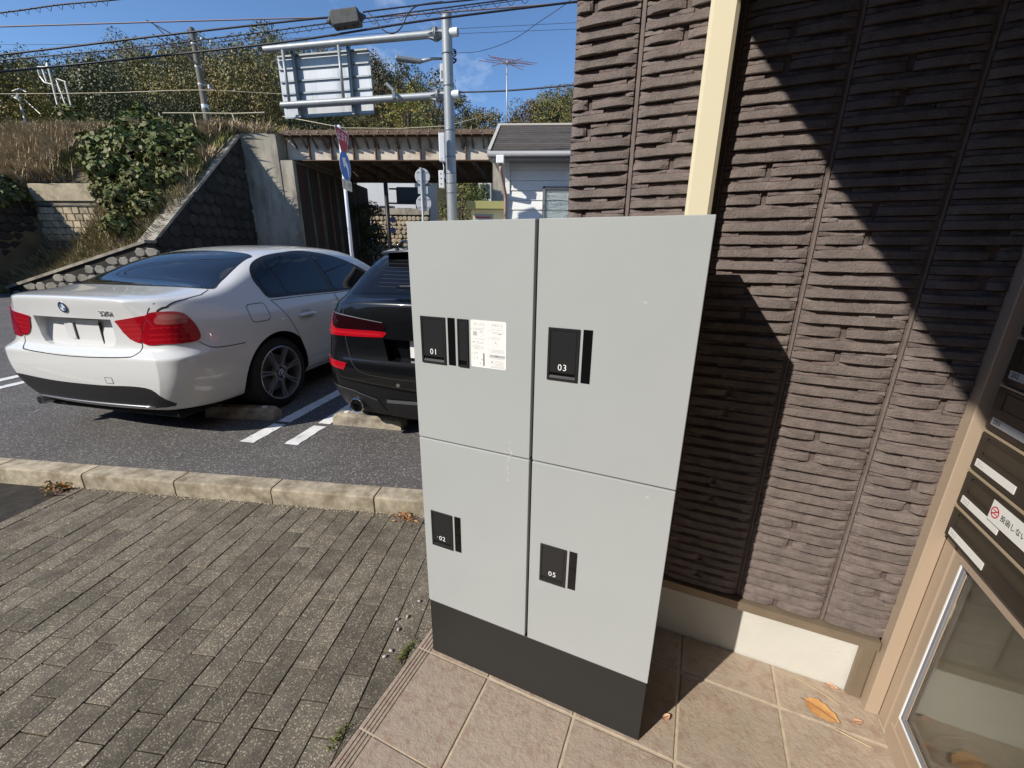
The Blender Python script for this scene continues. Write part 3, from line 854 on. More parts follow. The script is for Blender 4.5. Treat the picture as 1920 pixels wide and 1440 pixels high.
def add_wheel(car, x, y, z, R=.318, rim=.240, right=True, width=.22):
    """right wheel: outer face towards +x"""
    w = link('wheel', None, car, (x, y, z)); sgn = 1 if right else -1
    M = basis((0, 0, 0), (0, 1, 0), (0, 0, 1))                 # local z -> +x
    if not right: M = Matrix.Rotation(pi, 4, 'Z') @ M
    t = MB(); t.lathe([(rim-.004, -width), (R-.03, -width), (R-.006, -width+.02), (R, -width*.7), (R, -.045), (R-.008, -.018), (R-.035, -.002), (rim+.004, .001), (rim-.002, -.006), (rim-.004, -.03)], 56, M, close=True); t.build('tyre', m_tyre, w, angle=35)
    r = MB(); r.lathe([(rim-.004, -width), (rim-.002, -.01), (rim, .0), (rim-.004, .003), (rim-.012, .001), (rim-.018, -.02), (rim-.022, -.06), (rim-.03, -width)], 56, M, close=True)
    for k in range(7):
        for dq in (-.115, .115):
            q = 2*pi*k/7+.25+dq; dirv = Vector((cos(q), sin(q), 0)); side = Vector((-sin(q), cos(q), 0))
            vs = []
            for (rad, wd, h0, h1) in ((.055, .013, -.045, -.012), (.11, .0085, -.04, -.010), (.17, .0078, -.03, -.006), (rim-.012, .0105, -.02, .000)):
                c = dirv*rad; 
                cc = c - side*dq*(rad*.35)
                vs += [cc-side*wd+Vector((0, 0, h0)), cc+side*wd+Vector((0, 0, h0)), cc+side*wd*.7+Vector((0, 0, h1)), cc-side*wd*.7+Vector((0, 0, h1))]
            fs = [(0, 1, 2, 3), (15, 14, 13, 12)]
            for i in range(3):
                for j in range(4): fs.append((i*4+j, i*4+4+j, i*4+4+(j+1) % 4, i*4+(j+1) % 4))
            r.add([M @ v for v in vs], fs)
    r.lathe([(.075, -.05), (.070, -.016), (.060, -.012), (.052, -.022), (.050, -.03)], 32, M); r.lathe([(.034, -.03), (.034, -.010), (.030, -.008)], 24, M)
    r.build('rim', m_rim, w, angle=35)
    d = MB(); d.lathe([(.165, -.10), (.165, -.085), (.07, -.085)], 40, M); d.build('brake_disc', m_disc, w, angle=30)
    b = MB(); b.lathe([(rim-.03, -width+.01), (rim-.03, -.14)], 40, M)
    for k in range(5):
        q = 2*pi*k/5; b.lathe([(.0085, -.03), (.0085, -.0185)], 8, M @ Matrix.Translation((.050*cos(q), .050*sin(q), 0)))
    b.build('hub_back', m_well, w)
    emblem(w, M @ Matrix.Translation((0, 0, -.0075)), .030, 'hub_emblem')
    return w
def emblem(parent, M, r, name='emblem'):
    """round badge: dark ring, quartered blue and white"""
    b = MB(); b.lathe([(r, 0), (r, .002), (r*.93, .004), (r*.90, .003)], 32, M, mi=2)
    b.lathe([(r*.92, .0), (r*.92, .0032), (r*.60, .0034)], 32, M, mi=0)
    b.lathe([(r*.62, .0034), (r*.62, .0040), (r*.57, .0040)], 32, M, mi=2)
    for k in range(4):
        n = 8; vs = [Vector((0, 0, .0042))]+[Vector((r*.57*cos(pi/2*k+pi/2*i/n), r*.57*sin(pi/2*k+pi/2*i/n), .0042)) for i in range(n+1)]
        b.add([M @ v for v in vs], [(0, i+1, i+2) for i in range(n)], 1 if k % 2 else 3)
    return b.build(name, [m_roundel_b, m_roundel_u, m_chrome, m_roundel_w], parent, angle=40)
def car_root(name, o, h, label, z=ZA):
    t = empty(name, (o[0], o[1], z), h-pi/2, label, 'car', 'cars parked tail-first at the kerb'); return t

# ------------------------------------------------------------------ white sedan
WF = {0: .665, .03: .735, .09: .815, .2: .895, .42: .962, .7: .992, 1.0: 1, 3.4: 1, 3.9: .975, 4.2: .92, 4.4: .82, 4.5: .68}
def ring_at(y, lv, off=None, wf=1):
    return [(p[0]*(wf if j < 9 else 1), y+(off[j] if off else 0), p[1]) for j, p in enumerate(lv)]
#         L0        L1          L2          L3          L4          L5          L6          L7          L8          L9         L10         L11        L12
low  = [(0, .19), (.70, .19), (.805, .215), (.865, .33), (.893, .50), (.905, .66), (.906, .775), (.880, .895)]
def ymap(y): return y*(.33/.42) if y < .42 else y-.09
WFL = {0: .79, .03: .86, .09: .93, .2: .968, .42: .985, .7: .995, 1.0: 1}
def S(y, lows, ups, off=None):
    r_ = ring_at(ymap(y), lows+ups, off, lerp_tab(WF, y))
    if y < 1: k = lerp_tab(WFL, y)/lerp_tab(WF, y); r_ = [(p[0]*(1+(k-1)*{3: .5, 4: 1, 5: .9}.get(j, 0)), p[1], p[2]) for j, p in enumerate(r_)]
    return r_
rear_low = [(0, .22), (.72, .22), (.83, .25), (.875, .35), (.895, .50), (.905, .645), (.905, .70), (.885, .885)]
mid_low = [(0, .20), (.70, .20), (.815, .225), (.868, .34), (.895, .50), (.906, .655), (.906, .745), (.884, .89)]
off0 = [.12, .10, .06, .02, 0, .004, .065, .058, .028, .028, .028, .028, .028]
off1 = [.10, .08, .05, .015, 0, .004, .055, .052, .030, .03, .03, .03, .03]
off2 = [.05, .04, .03, .01, 0, .003, .03, .03, .022, .02, .02, .02, .02]
deck = lambda a, b, xs=(.70, .55, .40, .20, 0): [(xs[0], a), (xs[1], b), (xs[2], b+.006), (xs[3], b+.010), (xs[4], b+.012)]
rings = [
 S(0.0, rear_low, [(.745, 1.005), (.50, 1.030), (.36, 1.040), (.18, 1.045), (0, 1.047)], off0),
 S(.03, rear_low, [(.765, 1.015), (.56, 1.040), (.38, 1.050), (.18, 1.055), (0, 1.057)], off1),
 S(.09, rear_low, [(.775, 1.022), (.60, 1.043), (.40, 1.052), (.20, 1.057), (0, 1.059)], off2),
 S(.20, rear_low, [(.785, 1.025), (.64, 1.050), (.42, 1.062), (.21, 1.066), (0, 1.068)]),
 S(.42, mid_low, [(.795, 1.022), (.72, 1.052), (.50, 1.072), (.23, 1.077), (0, 1.079)]),
 S(.66, mid_low, [(.805, 1.012), (.755, 1.068), (.685, 1.090), (.34, 1.100), (0, 1.104)]),
 S(.82, low, [(.815, 1.005), (.765, 1.100), (.690, 1.155), (.34, 1.175), (0, 1.180)]),
 S(1.05, low, [(.822, .990), (.755, 1.155), (.662, 1.268), (.34, 1.285), (0, 1.290)]),
 S(1.38, low, [(.828, .970), (.725, 1.215), (.612, 1.350), (.36, 1.376), (0, 1.384)]),
 S(1.80, low, [(.832, .955), (.710, 1.225), (.590, 1.382), (.38, 1.414), (0, 1.424)]),
 S(2.30, low, [(.832, .945), (.695, 1.220), (.568, 1.378), (.38, 1.414), (0, 1.424)]),
 S(2.75, low, [(.832, .935), (.70, 1.180), (.585, 1.335), (.40, 1.380), (0, 1.392)]),
 S(3.10, low, [(.832, .928), (.72, 1.080), (.640, 1.165), (.42, 1.215), (0, 1.230)]),
 S(3.45, low, [(.828, .920), (.75, .955), (.680, .985), (.42, 1.010), (0, 1.020)]),
 S(3.90, low, [(.80, .880), (.70, .905), (.52, .925), (.30, .945), (0, .95)]),
 S(4.25, [(0, .2), (.68, .2), (.79, .22), (.85, .33), (.88, .48), (.89, .60), (.88, .70), (.85, .78)], [(.72, .815), (.62, .83), (.46, .84), (.25, .85), (0, .855)]),
 S(4.44, [(0, .22), (.62, .22), (.78, .24), (.84, .33), (.86, .45), (.86, .56), (.84, .63), (.80, .69)], [(.66, .72), (.55, .73), (.42, .735), (.22, .74), (0, .74)]),
]
W_O, W_H = (-3.702, 1.359), radians(101)
fw = Vector((cos(W_H), sin(W_H), 0)); org = Vector((W_O[0], W_O[1], 0)) - fw*.92
wc = car_root('white_sedan', org, W_H, 'white sedan parked with its red tail lamps towards the kerb')
rec = MB(); poly = [(-.372, .900), (.372, .900), (.362, .75), (.335, .708), (.28, .692), (-.28, .692), (-.335, .708), (-.362, .75)]
# plate recess: slanted floor, deepest under the lip
vs = [(p[0], -.3, p[1]) for p in poly] + [(p[0]*.965, .115 if p[1] > .85 else .078, p[1]-(.0 if p[1] > .85 else -.006)) for p in poly]; n_ = len(poly)
rec.add(vs, [tuple(range(n_)), tuple(range(2*n_-1, n_-1, -1))]+[(i, n_+i, n_+(i+1) % n_, (i+1) % n_) for i in range(n_)])
CarBody.captop = 8; CarBody.bulge = .03
AR = .375
wb = CarBody(None, rings, m_wpaint, [(.92, .318, AR, .55, 1.2), (.92, .318, AR, -1.2, -.55), (3.68, .318, AR, .55, 1.2), (3.68, .318, AR, -1.2, -.55)], rec, creases=((5, .55), (6, .30), (8, .35), (2, .3)))
wb.ymap = ymap
link('body', wb.mesh, wc)
def part(body, name, poly, proj, mt, parent, step=.04, out=.002, angle=40, rim=.004):
    return body.shell(poly, proj, step, out, rim).build(name, mt, parent, angle=angle)
# rear window
rw = smooth2([(-.68, .61), (-.3, .56), (0, .548), (.3, .56), (.68, .61), (.655, .76), (.555, 1.12), (.515, 1.245), (.25, 1.285), (0, 1.297), (-.25, 1.285), (-.515, 1.245), (-.555, 1.12), (-.655, .76)], 4)
gl = part(wb, 'rear_window', rw, 'T', m_cglass, wc, .05, .003)
def shrink(poly, k=.97, cx=None, cy=None):
    cx = cx if cx is not None else sum(p[0] for p in poly)/len(poly); cy = cy if cy is not None else sum(p[1] for p in poly)/len(poly)
    return [(cx+(p[0]-cx)*k, cy+(p[1]-cy)*k) for p in poly]
wb.line(rw+[rw[0]], 'T', .012, .0042).build('rubber_seal', m_ctrim, gl)
bl = smooth2([(-.14, 1.205), (.14, 1.205), (.135, 1.23), (-.135, 1.23)], 3); part(wb, 'brake_light', bl, 'T', m_lampdark, gl, .05, .0042)
# side glass, both sides
dlo = smooth2([(1.225, .985), (1.185, 1.06), (1.165, 1.13), (1.215, 1.20), (1.35, 1.262), (1.58, 1.315), (1.87, 1.345), (2.25, 1.362), (2.65, 1.305), (3.0, 1.165), (3.28, .985), (3.30, .945), (2.9, .948), (2.3, .957), (1.7, .968), (1.32, .972)], 4)
q_gl = smooth2([(1.255, .995), (1.225, 1.06), (1.205, 1.13), (1.255, 1.185), (1.355, 1.232), (1.405, 1.247), (1.465, 1.1), (1.50, .99), (1.40, .985)], 4)
r_gl = smooth2([(1.53, .99), (1.49, 1.11), (1.432, 1.255), (1.59, 1.296), (1.87, 1.325), (2.10, 1.335), (2.15, 1.325), (2.24, 1.10), (2.265, .985), (2.15, .978), (1.85, .982)], 4)
f_gl = smooth2([(2.36, .975), (2.33, 1.10), (2.26, 1.325), (2.35, 1.33), (2.63, 1.280), (2.95, 1.15), (3.17, 1.01), (3.18, .968), (2.8, .968)], 4)
def dm(y): return .98+(y-1.165)*(.93/1.135) if y < 2.3 else 1.91+(y-2.3)*1.14
dlo, q_gl, r_gl, f_gl = ([(dm(a), b) for a, b in pl] for pl in (dlo, q_gl, r_gl, f_gl))
for proj in 'RL':
    tr = part(wb, 'window_trim', dlo, proj, m_ctrim, wc, .025, .005)
    for nm, pl in (('quarter_glass', q_gl), ('door_glass', r_gl), ('door_glass', f_gl)): part(wb, nm, shrink(pl, .96), proj, m_cglass, tr, .025, .0075)
# doors with gaps
rd = [(1.24, .955), (1.33, .86), (1.43, .72), (1.52, .58), (1.60, .44), (1.655, .31), (1.665, .265), (2.30, .262), (2.30, .945), (1.8, .952)]
fd = [(2.31, .262), (2.31, .945), (3.25, .935), (3.36, .80), (3.38, .55), (3.36, .30), (3.33, .262)]
rd, fd = ([(dm(a), b) for a, b in pl] for pl in (rd, fd))
for proj, sg in (('R', 1), ('L', -1)):
    for nm, pl, hx in (('door', rd, dm(1.66)), ('door', fd, dm(2.55))):
        d_ = part(wb, nm, pl, proj, m_wpaint, wc, .06, .0008, 40, .001)
        wb.line(pl+[pl[0]], proj, .0055, .0016).build('panel_gap', m_gap, d_)
        h0, n0 = wb.hit(hx, .795, proj)
        hb = MB(); pts = [(0, hx-.10+.2*i/10, .797+.004*sin(pi*i/10)) for i in range(11)]
        for i, p in enumerate(pts):
            hh, nn = wb.hit(p[1], p[2], proj); pts[i] = hh + Vector((sg, 0, 0))*(.010+.026*sin(pi*i/10)**.5)
        hb.tube(pts, [.010]+[.0165]*9+[.010], 10); hb.build('handle', m_wpaint, d_, smooth=True)
        cup = smooth2([(hx-.06, .765), (hx+.07, .765), (hx+.08, .80), (hx+.05, .835), (hx-.05, .835), (hx-.075, .80)], 4)
        part(wb, 'handle_cup_shade', cup, proj, m_ctrim if False else mat('white_shadow_cup', (.48, .49, .48), .3, coat=.6), d_, .04, .0014)  # greyer white puts the shade of the handle cup into the paint
fuel = rrect(.765, .955, .805, .945, .035); ff = part(wb, 'fuel_flap', fuel, 'R', m_wpaint, wc, .04, .001, 40, .001); wb.line(fuel+[fuel[0]], 'R', .005, .0018).build('panel_gap', m_gap, ff)
gp = MB()
wb.line(smooth2([(.30, .735), (.36, .69), (.46, .672), (.66, .664)], 5, False), 'R', .006, .0012, B_=gp); wb.line(smooth2([(.30, .735), (.36, .69), (.46, .672), (.66, .664)], 5, False), 'L', .006, .0012, B_=gp)
# boot lid seams
wb.line(smooth2([(-.556, .738), (-.555, .71), (-.525, .664), (-.44, .648), (0, .634), (.44, .648), (.525, .664), (.555, .71), (.556, .738)], 4, False), 'B', .006, .0015, B_=gp)
for sg in (1, -1):
    wb.line([(sg*.638, .942), (sg*.645, .975), (sg*.665, 1.012)], 'B', .006, .0015, B_=gp); wb.line([(sg*.672, .115), (sg*.715, .2), (sg*.735, .35), (sg*.735, .5), (sg*.70, .60)], 'T', .006, .0015, B_=gp)
gp.build('panel_gaps', m_gap, wc)
# tail lamps: outer part on the wing, inner part on the boot lid
def lamp_pair(sg):
    pr_ = 'BR' if sg > 0 else 'BL'
    inner = [(.395, .888), (.408, .872), (.435, .815), (.475, .768), (.515, .748), (.555, .742), (.625, .92), (.632, .936), (.52, .915), (.41, .897)]
    inner = [(sg*a, b) for a, b in inner]
    if sg < 0: inner = inner[::-1]
    li = part(wb, 'tail_lamp', inner, 'B', m_lampred, wc, .03, .006, 40, .004)
    for zz in (.865, .835, .80, .77):
        x0 = {.865: .425, .835: .437, .80: .455, .77: .485}[zz]
        ln = [(sg*x0, zz), (sg*(.555+(zz-.742)*.33), zz+.010)]
        wb.line(ln, 'B', .010, .0068).build('light_strip', m_lampred2, li)
    # outer lamp in the oblique projection (a along the corner)
    outer = smooth2([(-.226, .742), (-.186, .88), (-.160, .945), (-.06, .955), (.025, .938), (.075, .875), (.100, .805), (.097, .755), (.055, .738), (-.08, .737)], 4)
    if sg < 0: outer = outer[::-1]
    lo = part(wb, 'tail_lamp', outer, pr_, m_lampred, wc, .03, .007, 40, .004)
    for zz, a0, a1 in ((.845, -.165, .07), (.80, -.18, .085), (.765, -.19, .08)): wb.line([(a0, zz), ((a0+a1)/2, zz+.004), (a1, zz-.004)], pr_, .013, .0079).build('light_strip', m_lampred2, lo)
    up = smooth2([(-.12, .875), (-.105, .93), (-.04, .935), (.015, .915), (.04, .872)], 3); part(wb, 'indicator', up if sg > 0 else up[::-1], pr_, mat('lamp_indicator', (.42, .10, .09), .12, coat=1), lo, .03, .0079)
lamp_pair(1); lamp_pair(-1)
# badge and lettering
h0, n0 = wb.hit(0, .972, 'B'); emblem(wc, basis(h0+n0*.001, (1, 0, 0), Vector((0, 0, 1))-n0*n0.z), .041)
h0, n0 = wb.hit(.345, .940, 'B'); text('model_lettering', '320i', .052, basis(h0+n0*.002, (1, -n0.x/n0.y if abs(n0.y) > .1 else 0, 0), Vector((0, 0, 1))-n0*n0.z), m_chrome, wc, .0022, 1.0, 'CENTER', 1.25)
# plate holder details inside the recess
pb = MB(); pb.bbox(-.165, .165, .083, .089, .735, .88, .002); pb.bbox(-.115, -.065, .074, .086, .735, .855, .003); pb.build('plate_carrier', m_wpaint, wc, angle=30)
pb = MB(); pb.box(.170, .178, .080, .095, .71, .86); pb.box(-.062, -.056, .078, .088, .735, .855); pb.build('plate_gap', m_gap, wc)
# bumper details
ins = smooth2([(-.73, .435), (-.66, .452), (-.45, .440), (-.2, .430), (.2, .430), (.45, .440), (.60, .425), (.66, .35), (.685, .285), (.4, .262), (0, .258), (-.4, .262), (-.665, .285), (-.715, .36)], 3)
part(wb, 'bumper_insert', ins, 'B', m_cplast, wc, .04, .004)
lip_ = MB(); pts = []
for i in range(17):
    x = -.60+1.15*i/16; h_, n2 = wb.hit(x, .275, 'B'); pts.append(h_+n2*.006)
lip_.tube(pts, .0085, 8); lip_.build('lip_highlight', m_satin, wc, smooth=True)  # metal bead drawn for the lit highlight along the bumper's bottom lip
tow = rrect(.245, .305, .45, .495, .006); tf = part(wb, 'tow_cover', tow, 'B', m_wpaint, wc, .03, .001, 40, .001); wb.line(tow+[tow[0]], 'B', .003, .0016).build('panel_gap', m_gap, tf)
ex = MB(); ex.lathe([(.034, 0), (.034, .16), (.030, .16), (.029, .02)], 24, basis((-.60, .20, .225), (1, 0, 0), (0, 0, 1)), close=False); ex.build('exhaust_pipe', m_satin, wc, angle=40)
und = MB(); und.bbox(-.66, .66, .12, 4.3, .16, .24, .02); und.build('underbody', m_well, wc)
for (x, y, r_) in ((.872, .92, True), (-.872, .92, False), (.872, 3.68, True), (-.872, 3.68, False)): add_wheel(wc, x, y, .318, right=r_)
mir = MB(); mir.lathe([(.02, -.05), (.075, -.03), (.085, .02), (.06, .06), (.02, .075)], 16, Matrix.Translation((.98, 2.98, 1.0)) @ Matrix.Diagonal((1.25, .9, .9, 1)) @ Matrix.Rotation(pi/2, 4, 'X')); mir.build('door_mirror', m_wpaint, wc, smooth=True)

# ------------------------------------------------------------------ black estate
WFB = {0: .80, .03: .86, .09: .915, .2: .955, .42: .98, .7: .995, 1.0: 1, 3.6: 1, 4.1: .975, 4.4: .92, 4.6: .82, 4.7: .68}
def SB(y, lows, ups, off=None): return ring_at(y, lows+ups, off, lerp_tab(WFB, y))
bl_low = [(0, .20), (.70, .20), (.815, .24), (.880, .35), (.905, .50), (.913, .62), (.905, .72), (.885, .90)]
off0 = [.14, .12, .09, .03, .0, .015, .055, .060, .085, .09, .09, .09, .09]
off1 = [x*.85 for x in off0]; off2 = [x*.6 for x in off0]
rB = [
 SB(0.0, bl_low, [(.78, 1.01), (.58, 1.035), (.42, 1.04), (.2, 1.045), (0, 1.045)], off0),
 SB(.03, bl_low, [(.80, 1.015), (.60, 1.042), (.43, 1.05), (.21, 1.054), (0, 1.055)], off1),
 SB(.09, bl_low, [(.81, 1.02), (.63, 1.06), (.47, 1.07), (.24, 1.078), (0, 1.08)], off2),
 SB(.20, bl_low, [(.815, 1.02), (.68, 1.095), (.56, 1.125), (.30, 1.14), (0, 1.145)]),
 SB(.36, bl_low, [(.82, 1.02), (.70, 1.18), (.575, 1.255), (.34, 1.285), (0, 1.29)]),
 SB(.50, bl_low, [(.825, 1.015), (.70, 1.235), (.572, 1.350), (.36, 1.395), (0, 1.405)]),
 SB(.72, bl_low, [(.83, 1.01), (.70, 1.25), (.575, 1.385), (.38, 1.425), (0, 1.437)]),
 SB(1.3, bl_low, [(.83, 1.00), (.70, 1.25), (.575, 1.395), (.38, 1.435), (0, 1.447)]),
 SB(2.3, bl_low, [(.83, .98), (.70, 1.24), (.575, 1.395), (.38, 1.435), (0, 1.447)]),
 SB(2.9, bl_low, [(.83, .965), (.70, 1.2), (.59, 1.345), (.40, 1.39), (0, 1.40)]),
 SB(3.3, bl_low, [(.83, .955), (.72, 1.09), (.64, 1.17), (.42, 1.22), (0, 1.235)]),
 SB(3.65, bl_low, [(.825, .945), (.75, .97), (.68, .995), (.42, 1.02), (0, 1.03)]),
 SB(4.1, bl_low, [(.80, .90), (.70, .92), (.52, .935), (.30, .955), (0, .96)]),
 SB(4.45, [(0, .2), (.68, .2), (.79, .22), (.85, .33), (.88, .48), (.89, .60), (.88, .70), (.85, .79)], [(.72, .83), (.62, .845), (.46, .855), (.25, .86), (0, .865)]),
 SB(4.62, [(0, .22), (.62, .22), (.78, .24), (.84, .33), (.86, .45), (.86, .56), (.84, .63), (.80, .69)], [(.66, .73), (.55, .74), (.42, .745), (.22, .75), (0, .75)]),
]
B_O, B_H = (-1.10, 1.315), radians(101.5)
bc = car_root('black_estate_car', B_O, B_H, 'black estate car parked half hidden behind the grey locker')
CarBody.bulge = .065
recb = MB(); vs = [(x, y, z) for y in (-.3, .10) for (x, z) in ((-.33, .80), (.33, .80), (.30, .655), (-.30, .655))]
vs = [(-.36, -.3, .80), (.36, -.3, .80), (.30, -.3, .655), (-.30, -.3, .655), (-.33, .085, .80), (.33, .085, .80), (.29, .075, .655), (-.29, .075, .655)]
recb.add(vs, [(0, 1, 2, 3), (7, 6, 5, 4), (0, 4, 5, 1), (1, 5, 6, 2), (2, 6, 7, 3), (3, 7, 4, 0)])
bb = CarBody(None, rB, m_bpaint, [(1.0, .325, .385, .55, 1.2), (1.0, .325, .385, -1.2, -.55), (3.85, .325, .385, .55, 1.2), (3.85, .325, .385, -1.2, -.55)], recb, creases=((5, .6), (8, .45), (2, .3)))
link('body', bb.mesh, bc)
tgw = smooth2([(-.69, 1.085), (-.35, 1.088), (0, 1.09), (.35, 1.088), (.69, 1.085), (.66, 1.16), (.555, 1.345), (.50, 1.372), (.25, 1.38), (0, 1.382), (-.25, 1.38), (-.50, 1.372), (-.555, 1.345), (-.66, 1.16)], 4)
tg = part(bb, 'rear_window', tgw, 'B', m_cglass, bc, .05, .003)
hl = MB()
for k in range(9): bb.line([(-.45, 1.13+.025*k), (.45, 1.13+.025*k)], 'B', .0016, .0034, .06, B_=hl)
hl.build('heater_lines', mat('heater_line', (.06, .06, .07), .3), tg)
sp = MB(); vs = []
for i in range(13):
    x = -.50+1.0*i/12; c = 1-(x/.56)**2
    for (y, z) in ((.38-.07*c, 1.345+.028*c), (.385-.07*c, 1.357+.030*c), (.66, 1.392+.040*c), (.64, 1.350+.03*c), (.46, 1.330+.02*c)): vs.append((x, y, z))
fs = [(i*5+j, (i+1)*5+j, (i+1)*5+(j+1) % 5, i*5+(j+1) % 5) for i in range(12) for j in range(5)]+[(0, 1, 2, 3, 4), (64, 63, 62, 61, 60)]
sp.add(vs, fs); sp.build('roof_spoiler', m_bpaint, bc, angle=35)
# tail lamps: dark upper glass with a red L
for sg in (-1, 1):
    pr_ = 'BR' if sg > 0 else 'BL'; fl = (lambda p: p) if sg > 0 else (lambda p: p[::-1])
    dk = fl(smooth2([(-.45, .845), (-.44, .905), (-.2, .935), (.03, .96), (.10, .955), (.15, .87), (.14, .815), (.05, .80), (-.2, .80), (-.42, .81)], 3))
    ld = part(bb, 'tail_lamp', dk, pr_, m_lampdark, bc, .035, .005)
    rd_ = fl(smooth2([(-.45, .815), (-.45, .848), (-.2, .848), (-.09, .852), (-.05, .895), (-.03, .950), (.10, .955), (.145, .87), (.14, .815), (.05, .80), (-.2, .80), (-.42, .808)], 3))
    lr = part(bb, 'red_light', rd_, pr_, m_lampred, ld, .03, .007)
    bb.line([(-.43, .826), (-.2, .824), (.03, .828)], pr_, .014, .0082).build('light_strip', m_lampred2, ld)
    bb.line([(-.44, .908), (-.2, .937), (.03, .961)], pr_, .005, .0062).build('chrome_strip', m_satin, ld)
    rf = fl([(-.20, .565), (.10, .610), (.13, .625), (.13, .655), (.0, .640), (-.22, .615)]); part(bb, 'reflector', rf, pr_, m_lampred, bc, .03, .005)
    ins_ = fl([(-.40, .36), (-.25, .415), (-.02, .455), (.13, .470), (.17, .40), (.15, .30), (.05, .235), (-.15, .225), (-.42, .225)]); part(bb, 'bumper_insert', ins_, pr_, m_cplast, bc, .04, .004)
    bb.line([(.13, .472), (-.02, .457), (-.25, .417), (-.40, .362)], pr_, .006, .006).build('insert_edge', m_satin, bc)
    ex = MB(); ex.lathe([(.054, .12), (.054, 0), (.051, -.004), (.047, 0), (.046, .10)], 32, basis((sg*.585, -.005, .300), (1, 0, 0), (0, 0, 1)) @ Matrix.Rotation(pi, 4, 'X')); ex.build('exhaust_pipe', m_chrome, bc, angle=30)
    ex = MB(); ex.lathe([(.047, 0), (.047, .002)], 24, basis((sg*.585, .05, .300), (1, 0, 0), (0, 0, 1))); ex.build('exhaust_inside', m_well, bc)
dif = smooth2([(-.34, .345), (-.30, .365), (0, .37), (.30, .365), (.34, .345), (.33, .225), (0, .215), (-.33, .225)], 3); part(bb, 'diffuser', dif, 'B', m_cplast, bc, .04, .003)
bb.line([(-.33, .362), (0, .375), (.33, .362)], 'B', .028, .0055).build('diffuser_trim', m_satin, bc)
gp = MB(); bb.line(smooth2([(-.665, 1.07), (-.66, .95), (-.645, .80), (-.62, .70), (-.565, .60), (-.48, .555), (-.3, .54), (0, .535), (.3, .54), (.48, .555), (.565, .60), (.62, .70), (.645, .80), (.66, .95), (.665, 1.07)], 4, False), 'B', .006, .0015, B_=gp)
gp.build('tailgate_gap', m_gap, bc)
wp = MB(); 
pts = []
for i in range(9):
    x = -.30+.32*i/8; h_, n2 = bb.hit(x, 1.125+.008*i/8, 'B'); pts.append(h_+n2*(.018+.012*(i > 4)))
wp.tube(pts, [.005]*4+[.009]+[.017]*4, 8); wp.build('wiper', m_ctrim, bc, smooth=True)
npl = MB(); npl.bbox(-.165, .165, .055, .060, .665, .83, .002); npl.build('number_plate', mat('plate_white', (.82, .82, .80), .4), bc)
h_, n2 = bb.hit(-.22, .495, 'B')
se = MB(); se.lathe([(.013, 0), (.013, .001), (.0105, .0012)], 16, basis(h_+n2*.0005, (1, 0, 0), Vector((0, 0, 1)))); se.build('parking_sensor', m_satin, bc)
for sg in (-1, 1):
    rr_ = MB(); rr_.tube([(sg*.55, .75, 1.405), (sg*.56, .85, 1.445), (sg*.56, 1.2, 1.462), (sg*.56, 2.4, 1.455), (sg*.55, 2.75, 1.40)], .014, 8); rr_.build('roof_rail', m_bpaint, bc, smooth=True)
    dl = [(.62, 1.04), (.66, 1.20), (.80, 1.30), (1.2, 1.355), (2.2, 1.365), (2.7, 1.31), (3.3, 1.03), (3.3, .985), (2, 1.0), (1.0, 1.02)]; part(bb, 'side_window', smooth2(dl, 3), 'R' if sg > 0 else 'L', m_cglass, bc, .06, .003)
und = MB(); und.bbox(-.66, .66, .16, 4.4, .15, .24, .02); und.build('underbody', m_well, bc)
for (x, y, r_) in ((.875, 1.0, True), (-.875, 1.0, False), (.875, 3.85, True), (-.875, 3.85, False)): add_wheel(bc, x, y, .325, R=.325, rim=.235, right=r_)
# ================================================================== railway embankment, bridge and walls
RA = radians(20.0); ER = Vector((cos(RA), sin(RA), 0)); EN = Vector((-sin(RA), cos(RA), 0)); RP0 = Vector((-15.77, 10.9, 0))
def rn(r, n, z=0): return RP0 + ER*r + EN*n + Vector((0, 0, z))
RM4 = Matrix.Translation(RP0) @ Matrix.Rotation(RA, 4, 'Z')          # local x = along the rails, y = away
m_conc = mat('weathered_concrete', (.38, .34, .27), .92, var=.25, vscale=1.2, bump=.7, bscale=20, dirt=(.085, .075, .058), dirt_scale=1.9, dirt_pos=(.42, .74), stretch=(1, 1, .3))
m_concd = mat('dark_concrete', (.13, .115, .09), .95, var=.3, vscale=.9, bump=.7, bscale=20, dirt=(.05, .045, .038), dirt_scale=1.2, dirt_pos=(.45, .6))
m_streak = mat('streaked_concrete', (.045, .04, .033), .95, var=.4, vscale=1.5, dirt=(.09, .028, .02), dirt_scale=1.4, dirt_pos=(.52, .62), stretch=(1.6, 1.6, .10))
m_streakp = mat('pale_streak', (.13, .115, .09), .95, var=.3, vscale=2)
m_masonry_shade = mat('shaded_masonry', (.040, .036, .030), .95, rnd=.25, var=.3, vscale=3, bump=.8, bscale=14)  # stone tone darkened so the shade on these walls reads near black
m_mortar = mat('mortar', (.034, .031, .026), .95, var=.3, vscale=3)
m_block = mat('pale_block', (.47, .39, .26), .92, rnd=.12, var=.2, vscale=4, bump=.7, bscale=18, dirt=(.2, .17, .11), dirt_scale=2.5, dirt_pos=(.5, .7))
m_blockj = mat('pale_joint', (.25, .215, .15), .95, var=.2, vscale=3)
m_girder = mat('girder_paint', (.60, .52, .42), .75, var=.22, vscale=1.1, dirt=(.16, .095, .055), dirt_scale=1.1, dirt_pos=(.55, .75))
m_rust = mat('rusty_steel', (.135, .088, .06), .85, var=.35, vscale=2.5, dirt=(.22, .15, .10), dirt_scale=2.2, dirt_pos=(.5, .7))
m_galv = mat('galvanised', (.30, .315, .32), .5, metal=.25, var=.08, vscale=4)
m_galvd = mat('galvanised_dark', (.20, .22, .23), .5, metal=.5, var=.1, vscale=4)
